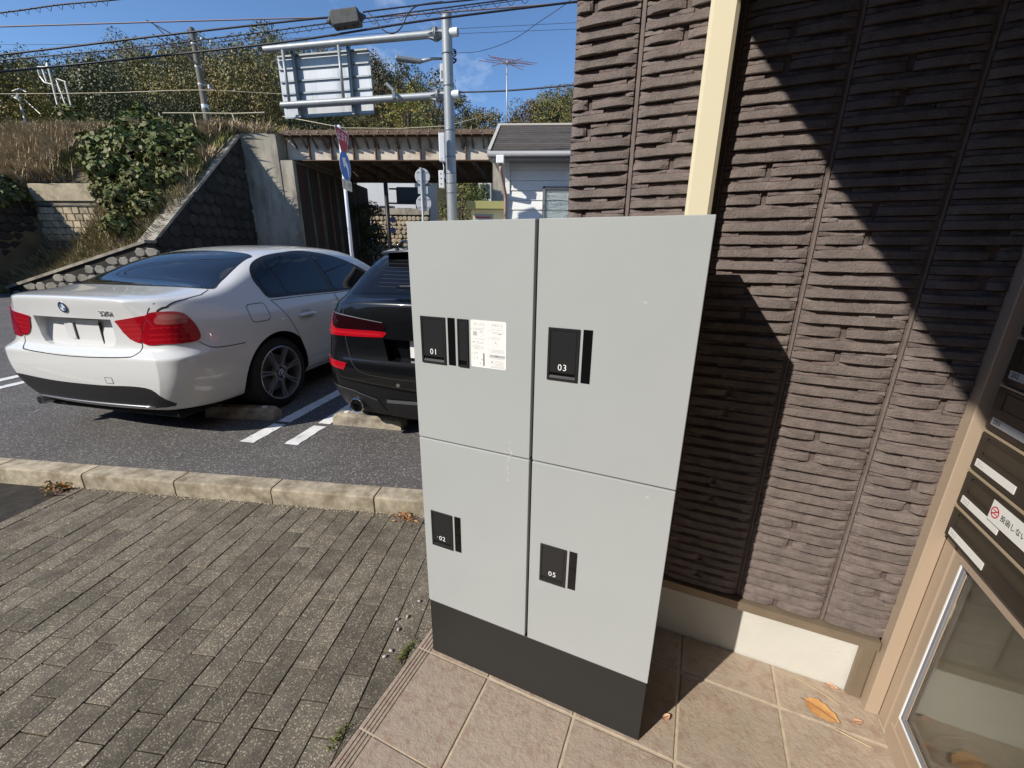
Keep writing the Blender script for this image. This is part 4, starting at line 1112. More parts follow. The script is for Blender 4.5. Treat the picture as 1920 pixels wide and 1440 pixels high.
m_soil = mat('bank_soil', (.13, .10, .06), .95, var=.35, vscale=1.2, dirt=(.20, .16, .08), dirt_scale=2)

# slope of the bank
def bank_z(r, n):
    zl0 = .36+(r+3.9)*.285-.06 if r > -6.05 else 1.5
    if n >= 0: z = 5.45
    elif n > -2.5: z = 5.45 + n*.80
    else:
        z = 3.45 + max((n+2.5)/2.2, -1)*(3.45-zl0)
    if -6.05 < r < -3.1:
        if n < -2.42: z = min(z, 1.35 + max((n+2.5)/2.2, -1)*(1.35-zl0))
    elif r <= -6.05:
        if n < -2.5: z = max(z, 2.75 + (n+2.5)*.16) if n > -9 else z
    if n < -4.8 and r > -6.05: z = -.2
    return max(z, -.2)
b = MB(); rs_ = [-40+i*1.0 for i in range(32)]+[-8+.25*i for i in range(32)]+[-.02]; ns_ = [-9+.25*i for i in range(37)]+[1, 2, 4, 7]
for n in ns_:
    for r in rs_:
        z = bank_z(r, n) + (noise.noise(Vector((r*.8, n*.8, 0)))*.14 if n < 4 else 0); b.v.append(tuple(rn(r, n, z)))
W_ = len(rs_)
for j in range(len(ns_)-1):
    for i in range(W_-1): b.f.append((j*W_+i, j*W_+i+1, j*W_+W_+i+1, j*W_+W_+i)); b.m.append(0)
tag(b.build('embankment', m_soil), kind='structure')
b = MB(); b.add([rn(-40, 1, 5.42), rn(80, 1, 5.42), rn(80, 7, 5.42), rn(-40, 7, 5.42)], [(0, 1, 2, 3)])
# wing wall (in shade) with coping, running down towards the car park
wing = empty('wing_wall', rn(0, -2.3), RA, 'shaded stone wing wall sloping down from the bridge abutment', 'wall')
WI = (RM4 @ Matrix.Translation((0, -2.3, 0))).inverted()
def local(o, M): o.matrix_parent_inverse = Matrix.Identity(4); o.data.transform(M); return o
b = MB(); zt_ = lambda n: 5.40 + n*.828
b.add([rn(-.02, 0, -.1), rn(-.02, -4.75, -.1), rn(-.02, -4.75, zt_(-4.75)), rn(-.02, 0, zt_(0)), rn(-.4, 0, -.1), rn(-.4, -4.75, -.1), rn(-.4, -4.75, zt_(-4.75)), rn(-.4, 0, zt_(0))],
      [(0, 3, 2, 1), (4, 5, 6, 7), (0, 1, 5, 4), (1, 2, 6, 5), (2, 3, 7, 6)])
local(b.build('core', m_mortar, wing), WI)
b = MB()
for i in range(8):
    n0, n1 = -4.75+i*.594, -4.75+(i+1)*.594-.012
    b.add([rn(x, n, zt_(n)+dz) for x in (.03, -.45) for n in (n0, n1) for dz in (0, .10)], [(0, 1, 3, 2), (4, 6, 7, 5), (0, 4, 5, 1), (2, 3, 7, 6), (1, 5, 7, 3), (0, 2, 6, 4)])
cop = local(b.build('coping', m_conc, wing), WI); tag(cop, kind='stuff')
rr = random.Random(21)
def stone_poly(cx, cy, w, h, rr, n=7):
    return [(cx+w/2*cos(2*pi*i/n+.3)*rr.uniform(.86, 1.12)*(1.12), cy+h/2*sin(2*pi*i/n+.3)*rr.uniform(.86, 1.12)*1.12) for i in range(n)]
FW = Matrix.Translation(rn(0, 0)) @ Matrix((EN, Vector((0, 0, 1)), ER)).transposed().to_4x4()   # x along n, y up, z out of the wall
for row in range(15):
    z = .15+row*.36
    n = -4.6 + (row % 2)*.2
    while n < -.1:
        w = rr.uniform(.36, .5)
        if z+.16 < zt_(n+w/2)-.02:
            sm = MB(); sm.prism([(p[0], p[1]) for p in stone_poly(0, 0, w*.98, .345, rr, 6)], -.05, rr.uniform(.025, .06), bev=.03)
            o = sm.build('stone', m_masonry_shade, wing); o.data.transform(WI @ FW @ Matrix.Translation((n+w/2, z, 0)))
        n += w
# abutment
ab = empty('bridge_abutment', rn(.95, .4), RA, 'weathered concrete abutment carrying the left end of the railway bridge', 'abutment')
AI = (RM4 @ Matrix.Translation((.95, .4, 0))).inverted()
b = MB(); b.box(.0, 1.36, 0, 7, -.1, 5.5, M=RM4); local(b.build('upper_block', m_conc, ab), AI)
b = MB(); b.box(1.362, 1.86, .03, 7, -.1, 4.62, M=RM4); local(b.build('bearing_block', m_conc, ab), AI)
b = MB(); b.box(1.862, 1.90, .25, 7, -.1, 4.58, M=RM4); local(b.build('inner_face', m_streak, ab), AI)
b = MB()
for (n, w) in ((.9, .10), (1.7, .16), (2.6, .07), (3.2, .18), (4.3, .12), (5.2, .09)):
    b.add([RM4 @ Vector(p) for p in ((1.906, n, 4.5), (1.906, n+w, 4.5), (1.906, n+w*1.5+.08, 2.2), (1.906, n+w*1.2+.12, -.1), (1.906, n+.10, -.1), (1.906, n+.03, 2.2))], [(0, 1, 2, 3, 4, 5)])
tag(local(b.build('lime_streak', m_streakp, ab), AI), kind='stuff')
b = MB(); b.bbox(1.62, 1.70, -.012, .02, 2.0, 2.16, .004, M=RM4); local(b.build('name_plate', m_block, ab), AI)
# far end abutment with its sloping wing
ab2 = empty('bridge_abutment', rn(9.6, .6), RA, 'narrow concrete abutment under the right end of the railway bridge beside the white house', 'abutment')
AI2 = (RM4 @ Matrix.Translation((9.6, .6, 0))).inverted()
b = MB(); b.box(9.35, 9.95, .35, 6.5, -.1, 4.62, M=RM4); local(b.build('pier', m_conc, ab2), AI2)
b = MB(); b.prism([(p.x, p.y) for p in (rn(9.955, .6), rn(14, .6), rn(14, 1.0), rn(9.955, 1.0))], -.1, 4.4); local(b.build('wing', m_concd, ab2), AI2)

# girder bridge
br = empty('railway_bridge', rn(5.4, .6, 4.72), RA, 'rusty plate girder railway bridge with slanted brackets over the road', 'bridge')
BI = (RM4 @ Matrix.Translation((5.4, .6, 4.72))).inverted()
def BR(o): return local(o, BI)
b = MB(); b.box(1.40, 9.6, .62, .65, 4.72, 5.50, M=RM4); BR(b.build('girder_web', m_girder, br))
b = MB(); b.box(1.40, 9.6, .50, .78, 4.690, 4.718, M=RM4); b.box(1.40, 9.6, .50, .78, 5.502, 5.53, M=RM4); BR(b.build('flanges', m_rust, br)); 
for i in range(9):
    r = 2.30+i*.86
    b = MB(); b.box(r-.018, r+.018, .50, .618, 4.72, 5.50, M=RM4); BR(b.build('stiffener', m_rust, br))
# cantilevered walkway: two slanted brackets to each bay and a deck, which throw the slanting shadows
for i in range(20):
    r = 1.80+i*.40
    b = MB(); b.add([RM4 @ Vector(p) for p in ((r-.03, .60, 5.10), (r+.03, .60, 5.10), (r+.03, .18, 5.46), (r-.03, .18, 5.46), (r-.03, .60, 5.18), (r+.03, .60, 5.18), (r+.03, .18, 5.54), (r-.03, .18, 5.54))], [(0, 1, 2, 3), (7, 6, 5, 4), (0, 4, 5, 1), (1, 5, 6, 2), (2, 6, 7, 3), (3, 7, 4, 0)])
    BR(b.build('bracket', m_rust, br))
b = MB(); b.box(1.36, 9.7, .27, 6.2, 5.535, 5.60, M=RM4); BR(b.build('deck', m_rust, br))
b = MB(); b.box(1.36, 9.7, .25, .29, 5.50, 5.66, M=RM4); BR(b.build('kerb_angle', m_rust, br))
rr = random.Random(9)
b = MB()
for i in range(21):
    r = 1.7+i*.38; b.lathe([(.022, 0), (.022, .03)], 8, RM4 @ basis((r, .248, 5.585), (1, 0, 0), (0, 0, 1)))
tag(BR(b.build('deck_bolts', m_galv, br)), kind='stuff')
for i in range(10):
    r = 2.0+i*.8; b = MB(); b.box(r-.05, r+.05, .66, 6.0, 4.80, 4.95, M=RM4); BR(b.build('cross_beam', m_rust, br))
b = MB(); b.box(1.5, 9.6, 5.9, 5.94, 4.72, 5.5, M=RM4); BR(b.build('far_girder', m_rust, br))
# hand line along the deck
def sag(a, c, s, n=14): return [a.lerp(c, i/n) - Vector((0, 0, s*4*(i/n)*(1-i/n))) for i in range(n+1)]
def wire(name, pts, r, label, cat, mt, group=None, n=6):
    c = sum((Vector(p) for p in pts), Vector())/len(pts); b = MB(); b.tube([Vector(p)-c for p in pts], r, n)
    o = b.build(name, mt, smooth=True, loc=c); return tag(o, label, cat, group)
m_cable = mat('cable_black', (.022, .022, .026), .5)
m_cablep = mat('cable_grey', (.20, .16, .19), .5)
m_rope = mat('pale_rope', (.52, .46, .33), .8)
pts = [at(530, 218, 15.4), at(645, 240, 15.3), at(750, 241, 15.2), at(840, 236, 15.1), at(895, 221, 15.0)]
wire('hand_line', pts, .014, 'pale hand line strung above the railway bridge', 'rope', m_rope)

# pale block retaining wall in the bank, and dark wall at its left
pw = empty('retaining_wall', rn(-4.6, -2.55), RA, 'sunlit pale block retaining wall set into the overgrown bank', 'wall')
PI_ = (RM4 @ Matrix.Translation((-4.6, -2.55, 0))).inverted()
b = MB(); b.box(-6.02, -3.0, -2.46, -2.3, .6, 3.45, M=RM4); local(b.build('backing', m_blockj, pw), PI_)
b = MB(); b.bbox(-6.02, -3.0, -2.52, -2.2, 2.90, 3.45, .02, M=RM4); local(b.build('cap', m_block, pw), PI_)
b = MB(); b.box(-6.02, -3.0, -2.54, -2.45, 2.74, 2.785, M=RM4); local(b.build('pipe_ledge', m_concd, pw), PI_)
rr = random.Random(3)
for row in range(8):
    z = .95+row*.222; r = -6.0+(row % 2)*.12
    while r < -3.05:
        w = rr.uniform(.24, .34); 
        s_ = MB(); s_.prism([(-w/2+.012, -.10), (w/2-.012, -.10+rr.uniform(-.008, .008)), (w/2-.014, .10), (-w/2+.014, .10+rr.uniform(-.008, .008))], 0, .05+rr.uniform(0, .02), bev=.012)
        o = s_.build('block', m_block, pw); o.data.transform(PI_ @ RM4 @ Matrix.Translation((r+w/2, -2.46, z+.111)) @ Matrix.Rotation(pi/2, 4, 'X')); r += w
dw = empty('retaining_wall', rn(-6.1, -5.5), RA, 'dark rubble retaining wall in shade at the left behind the white sedan', 'wall')
DI = (RM4 @ Matrix.Translation((-6.1, -5.5, 0))).inverted()
zd = lambda n: 3.0+(n+2.5)*.20
b = MB(); b.add([rn(x, n, z) for x in (-6.14, -6.5) for n, z in ((-9, -.1), (-2.5, -.1), (-2.5, zd(-2.5)), (-9, zd(-9)))], [(0, 1, 2, 3), (7, 6, 5, 4), (3, 2, 6, 7), (0, 3, 7, 4)]); local(b.build('core', m_mortar, dw), DI)
FD = Matrix.Translation(rn(-6.12, 0)) @ Matrix((EN, Vector((0, 0, 1)), ER)).transposed().to_4x4()
rr = random.Random(13)
for row in range(10):
    z = .12+row*.27; n = -6.6+(row % 2)*.18
    while n < -2.6:
        w = rr.uniform(.28, .46)
        if z+.13 < zd(n): 
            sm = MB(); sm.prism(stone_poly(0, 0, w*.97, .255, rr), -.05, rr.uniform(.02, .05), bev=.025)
            o = sm.build('stone', m_masonry_shade, dw); o.data.transform(DI @ FD @ Matrix.Translation((n+w/2, z, 0)))
        n += w
# low wall at the foot of the bank
lw = empty('low_wall', rn(-2, -5.0), RA, 'low grey stone wall rising towards the wing wall behind the white sedan', 'wall')
LI = (RM4 @ Matrix.Translation((-2, -5.0, 0))).inverted()
zl_ = lambda r: .42+(r+3.9)*.285
b = MB(); b.add([rn(r, n, z) for n in (-5.0, -4.72) for r, z in ((-4.6, -.1), (.1, -.1), (.1, zl_(.1)), (-4.6, zl_(-4.6)))], [(0, 1, 2, 3), (7, 6, 5, 4), (3, 2, 6, 7), (1, 5, 6, 2), (0, 3, 7, 4)]); local(b.build('core', m_mortar, lw), LI)
b = MB(); b.add([rn(r, n, zl_(r)+dz) for n in (-5.06, -4.68) for r in (-4.6, .1) for dz in (.0, .08)], [(0, 2, 3, 1), (4, 5, 7, 6), (1, 3, 7, 5), (0, 1, 5, 4), (2, 6, 7, 3)]); local(b.build('coping', m_conc, lw), LI)
rr = random.Random(31)
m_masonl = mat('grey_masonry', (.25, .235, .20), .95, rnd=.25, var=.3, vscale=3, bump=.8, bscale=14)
for row in range(6):
    z = .05+row*.25; r = -4.5+(row % 2)*.15
    while r < .05:
        w = rr.uniform(.26, .42)
        if z+.12 < zl_(r+w/2):
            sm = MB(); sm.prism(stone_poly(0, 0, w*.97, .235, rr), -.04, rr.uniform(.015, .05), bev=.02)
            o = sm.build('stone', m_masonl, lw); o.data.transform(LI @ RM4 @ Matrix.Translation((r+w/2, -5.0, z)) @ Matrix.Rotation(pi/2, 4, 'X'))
        r += w

# ================================================================== street furniture
m_signred = mat('sign_red', (.42, .012, .03), .4)
m_signwhite = mat('sign_white', (.80, .80, .78), .4)
m_signblue = mat('sign_blue', (.03, .17, .52), .4)
m_signink = mat('sign_ink', (.05, .05, .05), .5)
m_whitepole = mat('white_pole', (.62, .66, .72), .4)
def sign_frame(c, ang):
    """local x to the right of the sign seen from its front, z out of its face"""
    return basis(c, (cos(ang), sin(ang), 0), (0, 0, 1))
sp_ = at(655, 430, 9.4); SPX, SPY = sp_.x, sp_.y
top_z = at(643, 242, 9.4).z
ss = empty('stop_sign', (SPX, SPY, 0), 0, 'red stop sign above a blue arrow disc and small plate on a white pole', 'road sign')
b = MB(); b.tube([(0, 0, -.05), (0, 0, top_z-.1)], .038, 14); b.build('pole', m_whitepole, ss, smooth=True)
# the faces look to the right of the camera, so they are seen obliquely
SA = radians(113)
SFr = lambda z, off: basis(Vector((0, 0, z)) + Vector((sin(SA), -cos(SA), 0))*off, (cos(SA), sin(SA), 0), (0, 0, 1))
zc = at(647, 279, 9.4).z
def tri(r, rc=.04):
    pts = []
    for a in (90-60, 90+60, 270):
        c = Vector((r*cos(radians(a)), r*sin(radians(a))))
        for d in (-50, -25, 0, 25, 50): pts.append((c.x*(1-rc/r*2)+rc*cos(radians(a+d)), c.y*(1-rc/r*2)+rc*sin(radians(a+d))))
    return pts
b = MB(); b.prism(tri(.46), -.002, .002, M=SFr(zc+.02, .048)); b.build('sign_edge', m_signwhite, ss)
b = MB(); b.prism(tri(.435), .002, .004, M=SFr(zc+.02, .048)); st_ = b.build('stop_plate', m_signred, ss)
text('lettering', '止まれ', .19, SFr(zc+.10, .0535), m_signwhite, st_, .0004, 1.02)
zb = at(647, 318, 9.4).z
b = MB(); b.lathe([(.30, 0), (.30, .003)], 40, SFr(zb, .048)); b.build('disc_edge', m_signwhite, ss)
b = MB(); b.lathe([(.283, .003), (.283, .005)], 40, SFr(zb, .048)); dp_ = b.build('direction_plate', m_signblue, ss)
arrow = [(.11, -.20), (.17, -.19), (.165, -.02), (.12, .06), (.02, .11), (.055, .17), (-.15, .14), (-.075, -.06), (-.035, .01), (.06, -.03), (.10, -.09)]
b = MB(); b.prism(arrow[::1], .005, .0062, M=SFr(zb, .048)); b.build('arrow', m_signwhite, dp_)
zq = at(649, 351, 9.4).z
b = MB(); b.prism(rrect(-.26, .26, -.105, .105, .02), 0, .003, M=SFr(zq, .05)); tp = b.build('time_plate', mat('sign_cream', (.66, .62, .52), .5), ss)
text('lettering', '7 – 19', .16, SFr(zq, .0545), m_signink, tp, .0003)

# gantry with the back of a direction sign
gd = 12.0
gp0 = at(843, 230, gd); GX, GY = gp0.x, gp0.y
gt = empty('sign_gantry', (GX, GY, 0), 0, 'grey steel gantry pole with two arms holding a direction sign seen from behind', 'sign gantry')
GZ = at(843, 55, gd).z
b = MB(); b.tube([(0, 0, -.1), (0, 0, GZ*.55), (0, 0, GZ)], [.155, .15, .138], 24); b.build('pole', m_galv, gt, smooth=False, angle=40)
b = MB(); b.lathe([(.145, GZ-.01), (.145, GZ+.012), (.12, GZ+.03)], 24); b.build('pole_cap', m_galvd, gt, angle=40)
z1, z2 = at(843, 84, gd).z, at(843, 183, gd).z
def at_z(u, v, z): r_ = ray(u, v); return CAM + r_*((z-CAM.z)/r_.z)
pA = at_z(496, 93, z1) - Vector((GX, GY, 0)); pB = at_z(508, 187, z2) - Vector((GX, GY, 0))
AD = Vector((pA.x, pA.y, 0)).normalized(); AL = hypot(pA.x, pA.y); AN = Vector((AD.y, -AD.x, 0))*(1 if Vector((AD.y, -AD.x, 0)).dot(CAM-Vector((GX, GY, 0))) > 0 else -1)
for z, L_, lean in ((z1, AL, pA.z-z1), (z2, hypot(pB.x, pB.y), pB.z-z2)):
    b = MB(); b.tube([AD*-.32+Vector((0, 0, z)), AD*.0+Vector((0, 0, z)), AD*L_+Vector((0, 0, z+lean*.6))], [.095, .095, .088], 20); arm = b.build('arm', m_galv, gt, angle=40)
    f = MB(); MF = basis(AD*.30+Vector((0, 0, z)), AN, (0, 0, 1))
    f.lathe([(.17, -.012), (.17, .012)], 24, MF); f.lathe([(.17, .03), (.17, .05)], 24, MF)
    for k in range(6):
        q = 2*pi*k/6; d_ = Vector((cos(q), sin(q), 0)); t_ = Vector((-sin(q), cos(q), 0))
        vs = [MF @ (d_*a+t_*s*.008+Vector((0, 0, h))) for s in (-1, 1) for (a, h) in ((.09, .05), (.17, .05), (.09, .25))]
        f.add(vs, [(0, 1, 2), (5, 4, 3), (0, 3, 4, 1), (1, 4, 5, 2), (2, 5, 3, 0)])
        vs = [MF @ (d_*a+t_*s*.008+Vector((0, 0, h))) for s in (-1, 1) for (a, h) in ((.09, -.012), (.17, -.012), (.09, -.2))]
        f.add(vs, [(2, 1, 0), (3, 4, 5), (0, 1, 4, 3), (1, 2, 5, 4), (2, 0, 3, 5)])
    f.build('flange', m_galv, arm, angle=30)
    f = MB(); f.lathe([(.104, -.01), (.104, .26)], 20, basis(AD*-.30+Vector((0, 0, z)), AN, (0, 0, 1))); f.build('arm_end', m_signwhite, arm, angle=40)
# sign panel beyond the arms
sd0 = .24
cTL = at(512, 92, gd+.2); cBR = at(688, 214, gd+.1)
u0 = (at(512, 150, gd)-Vector((GX, GY, 0))).dot(AD); u1 = (at(686, 150, gd)-Vector((GX, GY, 0))).dot(AD)
zt0, zb0 = at(600, 93, gd).z, at(600, 214, gd).z
def GA(u, o, z): return AD*u - AN*o + Vector((0, 0, z))
def on_arm(u, v):
    r_ = ray(u, v); t_ = (Vector((GX, GY, 0))-CAM).dot(AN)/r_.dot(AN); return CAM + r_*t_
u0 = (on_arm(687, 150)-Vector((GX, GY, 0))).dot(AD); u1 = (on_arm(513, 150)-Vector((GX, GY, 0))).dot(AD)
zt0, zb0 = on_arm(600, 91).z, on_arm(600, 213).z
m_alu = mat('aluminium_sheet', (.38, .40, .42), .5, metal=.3, var=.10, vscale=1.6, stretch=(1, 1, .15), dirt=(.20, .215, .23), dirt_scale=2.4)
def gbox(B_, ua, ub, oa, ob, za, zb_, mi=0):
    vs = [GA(u, o, z) for z in (za, zb_) for (u, o) in ((ua, oa), (ub, oa), (ub, ob), (ua, ob))]
    B_.add(vs, [(3, 2, 1, 0), (4, 5, 6, 7), (0, 1, 5, 4), (1, 2, 6, 5), (2, 3, 7, 6), (3, 0, 4, 7)], mi)
panel = empty('direction_sign', GA(0, 0, 0)+Vector((GX, GY, 0)), 0, 'back of a blue-grey sheet metal direction sign clamped to the gantry arms', 'road sign')
H5 = (zt0-zb0)/5
for k in range(5):
    b = MB(); gbox(b, u1, u0, .30, .312, zb0+k*H5+.006, zb0+(k+1)*H5-.006); b.build('panel', m_alu, panel)
for k in range(1, 6):
    b = MB(); z = zb0+k*H5 if k < 5 else zt0; gbox(b, u1-.03, u0+.03, .255, .299, z-.022, z+.022); b.build('rail', m_galvd, panel)
b = MB(); gbox(b, u1-.03, u0+.03, .255, .299, zb0-.01, zb0+.03); b.build('rail', m_galvd, panel)
for px_ in (548, 652):
    uu = (on_arm(px_, 150)-Vector((GX, GY, 0))).dot(AD)
    b = MB(); gbox(b, uu-.04, uu+.04, .14, .254, zb0-.02, zt0+.12); b.build('upright', m_galvd, panel)
    b = MB(); b.tube([GA(uu+.18, -.02, z1-.05), GA(uu+.18, -.02, z2+.05)], .045, 12); b.build('tie_pipe', m_galv, panel, smooth=True)
# things on the pole
def boxthing(name, label, cat, u, v, w, h, dpt, mt, d=gd-.25, yaw=0):
    c = at(u, v, d); o = MB(); o.bbox(-w/2, w/2, -dpt/2, dpt/2, -h/2, h/2, .012); q = o.build(name, mt, loc=c, rot=(0, 0, YAW+yaw)); tag(q, label, cat); return q
m_boxw = mat('box_white', (.72, .72, .70), .5)
t = empty('equipment_box', at(829, 277, gd-.1), YAW+.1, 'tall white equipment box strapped to the left of the gantry pole', 'box')
b = MB(); b.bbox(-.085, .085, -.1, .1, -.36, .36, .012); b.build('case', m_boxw, t); b = MB(); b.bbox(-.06, .06, -.106, -.099, -.30, .30, .002); b.build('cover', m_boxw, t); b = MB(); b.tube([(0, 0, -.36), (.03, 0, -.5), (.02, 0, -.62), (.06, 0, -.8)], .012, 8); b.build('conduit', m_boxw, t, smooth=True)
t = empty('equipment_box', at(828, 337, gd-.1), YAW+.1, 'short white equipment box with round buttons low on the gantry pole', 'box')
b = MB(); b.bbox(-.075, .075, -.09, .09, -.23, .23, .01); b.build('case', m_boxw, t)
b = MB()
for z in (.14, .02, -.12): b.lathe([(.02, 0), (.02, .006)], 12, basis((-.01, -.09, z), (1, 0, 0), (0, 0, 1)))
tag(b.build('buttons', m_galvd, t), kind='stuff')
t = empty('equipment_box', at(829, 138, gd-.1), YAW+.1, 'small white box under the lamp bracket near the top of the gantry pole', 'box')
b = MB(); b.bbox(-.05, .05, -.07, .07, -.22, .22, .01); b.build('case', m_boxw, t); b = MB(); b.bbox(-.03, .03, -.074, -.07, -.14, .05, .001); b.build('cover', m_galv, t)
# street lamp bracket
lp0, lp1 = at(832, 110, gd), at(745, 120, gd-.3)
t = empty('street_lamp', lp0, 0, 'slim flat street lamp reaching left from the gantry pole', 'street lamp')
d_ = (lp1-lp0); b = MB(); b.tube([(0, 0, 0), d_*.25+Vector((0, 0, .03)), d_*.5], [.03, .035, .05], 10); b.build('bracket', m_galv, t, smooth=True)
dx = Vector((d_.x, d_.y, 0)).normalized(); MM = basis(d_*.5, dx, Vector((-dx.y, dx.x, 0))); L_ = d_.length*.52
b = MB(); b.bbox(-.02, L_, -.09, .09, -.05, .045, .02, M=MM); b.build('lamp_head', m_galv, t); b = MB(); b.bbox(.15, L_-.03, -.075, .075, -.062, -.049, .004, M=MM); b.build('lamp_glass', m_galvd, t)
wire('lamp_cable', [at(748, 124, gd-.3), at(765, 145, gd-.1), at(783, 175, gd)], .018, 'thin black lead hanging from the end of the street lamp', 'cable', m_cable, n=6)
t = empty('traffic_camera', at(740, 178, gd-.15), YAW, 'small grey camera clamped on the lower gantry arm', 'camera')
b = MB(); b.tube([(-.22, 0, .28), (-.02, 0, .10)], .045, 12); b.build('barrel', m_galv, t, angle=40); b = MB(); b.bbox(-.06, .03, -.05, .05, -.10, .08, .01); b.build('clamp', m_galvd, t)
t = empty('pole_clamp', at(845, 104, gd), 0, 'black wire bundle tied round the gantry pole', 'wire bundle')
b = MB(); rr = random.Random(4)
for i in range(7):
    z = rr.uniform(-.12, .1); b.tube([Vector((.16*cos(q), .16*sin(q), z+rr.uniform(-.04, .04))) for q in [2*pi*k/14 for k in range(15)]], .013, 5)
tag(b.build('loops', m_cable, t, smooth=True), kind='stuff')
b = MB()
for zz in (at(845, 255, gd).z, at(845, 262, gd).z): pass
for k, v in enumerate((118, 170, 245, 292, 322, 340, 358)):
    z = at(845, v, gd).z; b = MB(); b.lathe([(.156, z), (.159, z+.005), (.159, z+.035), (.156, z+.04)], 24); b.build('strap', m_galvd, gt, angle=40)

# two round signs seen from behind on their own post
d2 = 11.0; q0 = at(792, 380, d2)
rs2 = empty('round_signs', (q0.x, q0.y, 0), 0, 'grey post with two round signs and a small plate seen from behind', 'road sign')
b = MB(); zt2 = at(790, 318, d2).z; b.tube([(0, 0, -.05), (0, 0, zt2)], .032, 12); b.build('post', m_galv, rs2, smooth=True)
RF = lambda z, dx_=0: basis(Vector((dx_*cos(YAW), dx_*sin(YAW), z))+Vector((-sin(YAW), cos(YAW), 0))*.04, (cos(YAW), sin(YAW), 0), (0, 0, 1))
m_signback = mat('sign_back', (.50, .52, .52), .45, metal=.3)
for v, r_ in ((333, .195), (381, .20)):
    z = at(794, v, d2).z; b = MB(); b.lathe([(r_, -.004), (r_, .0), (r_-.01, .002)], 36, RF(z, .025)); dsc = b.build('disc', m_signback, rs2)
    b = MB()
    for dz in (-.10, .10): b.box(-.14, .16, dz-.014, dz+.014, .002, .012, M=RF(z, .02))
    b.build('brace', m_galv, dsc)
z = at(794, 357, d2).z; b = MB(); b.box(-.13, .13, -.09, .09, -.003, .0, M=RF(z, .02)); b.build('plate', m_signback, rs2)

# traffic light seen from behind, in shade under the bridge
d3 = 15.5; q0 = at(729, 430, d3)
m_tlblack = mat('signal_black', (.012, .012, .013), .5)
tl = empty('traffic_light', (q0.x, q0.y, 0), 0, 'dark traffic light on a black post seen from behind under the bridge', 'traffic light')
b = MB(); ztp = at(728, 345, d3).z; b.tube([(0, 0, -.05), (0, 0, ztp)], .075, 14); b.build('post', m_tlblack, tl, smooth=True)
for v in (354, 381):
    a_, c_ = at(729, v, d3)-Vector((q0.x, q0.y, 0)), at(785, v+1, d3)-Vector((q0.x, q0.y, 0)); b = MB(); b.tube([a_, c_], .03, 8); b.build('arm', m_tlblack, tl, smooth=True)
cen = at(765, 367, d3)-Vector((q0.x, q0.y, 0)); b = MB(); b.bbox(-.42, .42, -.08, .10, -.29, .29, .03, M=Matrix.Translation(cen) @ Matrix.Rotation(YAW, 4, 'Z')); hs = b.build('housing', m_tlblack, tl)
b = MB(); b.bbox(-.30, .30, -.10, -.081, -.2, .2, .01, M=Matrix.Translation(cen) @ Matrix.Rotation(YAW, 4, 'Z')); b.build('back_cover', m_tlblack, hs)
for v in (412, 432):
    c_ = at(737, v, d3)-Vector((q0.x, q0.y, 0)); b = MB(); b.lathe([(.11, -.01), (.11, .01)], 24, Matrix.Translation(c_) @ Matrix.Rotation(YAW+.6, 4, 'Z') @ Matrix.Rotation(pi/2, 4, 'X')); b.build('blue_disc', mat('dull_blue', (.03, .04, .12), .5), tl)
# ================================================================== white house at the right
m_board = mat('white_siding', (.82, .82, .79), .6, rnd=.03, var=.04, vscale=6)
m_roof = mat('slate_roof', (.085, .074, .064), .85, rnd=.18, var=.2, vscale=5)
m_hgrey = mat('fascia_grey', (.30, .30, .31), .6)
m_alur = mat('window_frame_grey', (.22, .22, .22), .45, metal=.3)
m_curtain = mat('curtain', (.60, .63, .55), .85, var=.08, vscale=4)
m_pipe = mat('downpipe_brown', (.36, .25, .20), .5)
m_ridge = mat('ridge_metal', (.52, .48, .40), .5)
HD = 8.6
hA = radians(20.0)
hc = at(950, 405, HD)                     # left front corner of the wall
hx = Vector((cos(hA), sin(hA), 0)); hy = Vector((-sin(hA), cos(hA), 0))
HM = Matrix.Translation((hc.x, hc.y, 0)) @ Matrix.Rotation(hA, 4, 'Z')
hs_ = empty('white_house', (hc.x, hc.y, 0), hA, 'small white boarded house with dark slate roof beside the railway bridge', 'house')
eave = at(950, 303, HD).z; ridge_z = at(960, 250, HD+1.6).z
LH = 5.0
b = MB(); b.box(0.03, LH, .05, 4.4, -.1, eave-.05); b.build('wall', m_board, hs_)
z = .25; k = 0
zw0, zw1 = -.0, at(1030, 357, HD).z
wx0 = (at(1017, 380, HD+.35)-hc).dot(hx)
while z < eave-.10:
    h_ = .182; zz = min(z+h_, eave-.08)
    xe = LH
    b = MB(); b.add([(0.05, .012, z), (xe, .012, z), (xe, .030, zz-.003), (.05, .030, zz-.003), (.05, .05, z), (xe, .05, z), (xe, .05, zz-.003), (.05, .05, zz-.003)], [(0, 1, 2, 3), (0, 4, 5, 1), (3, 2, 6, 7), (0, 3, 7, 4)]); b.build('siding_board', m_board, hs_); z += h_
b = MB(); b.bbox(-.03, .06, -.012, .08, -.1, eave-.06, .004); b.build('corner_board', m_board, hs_)
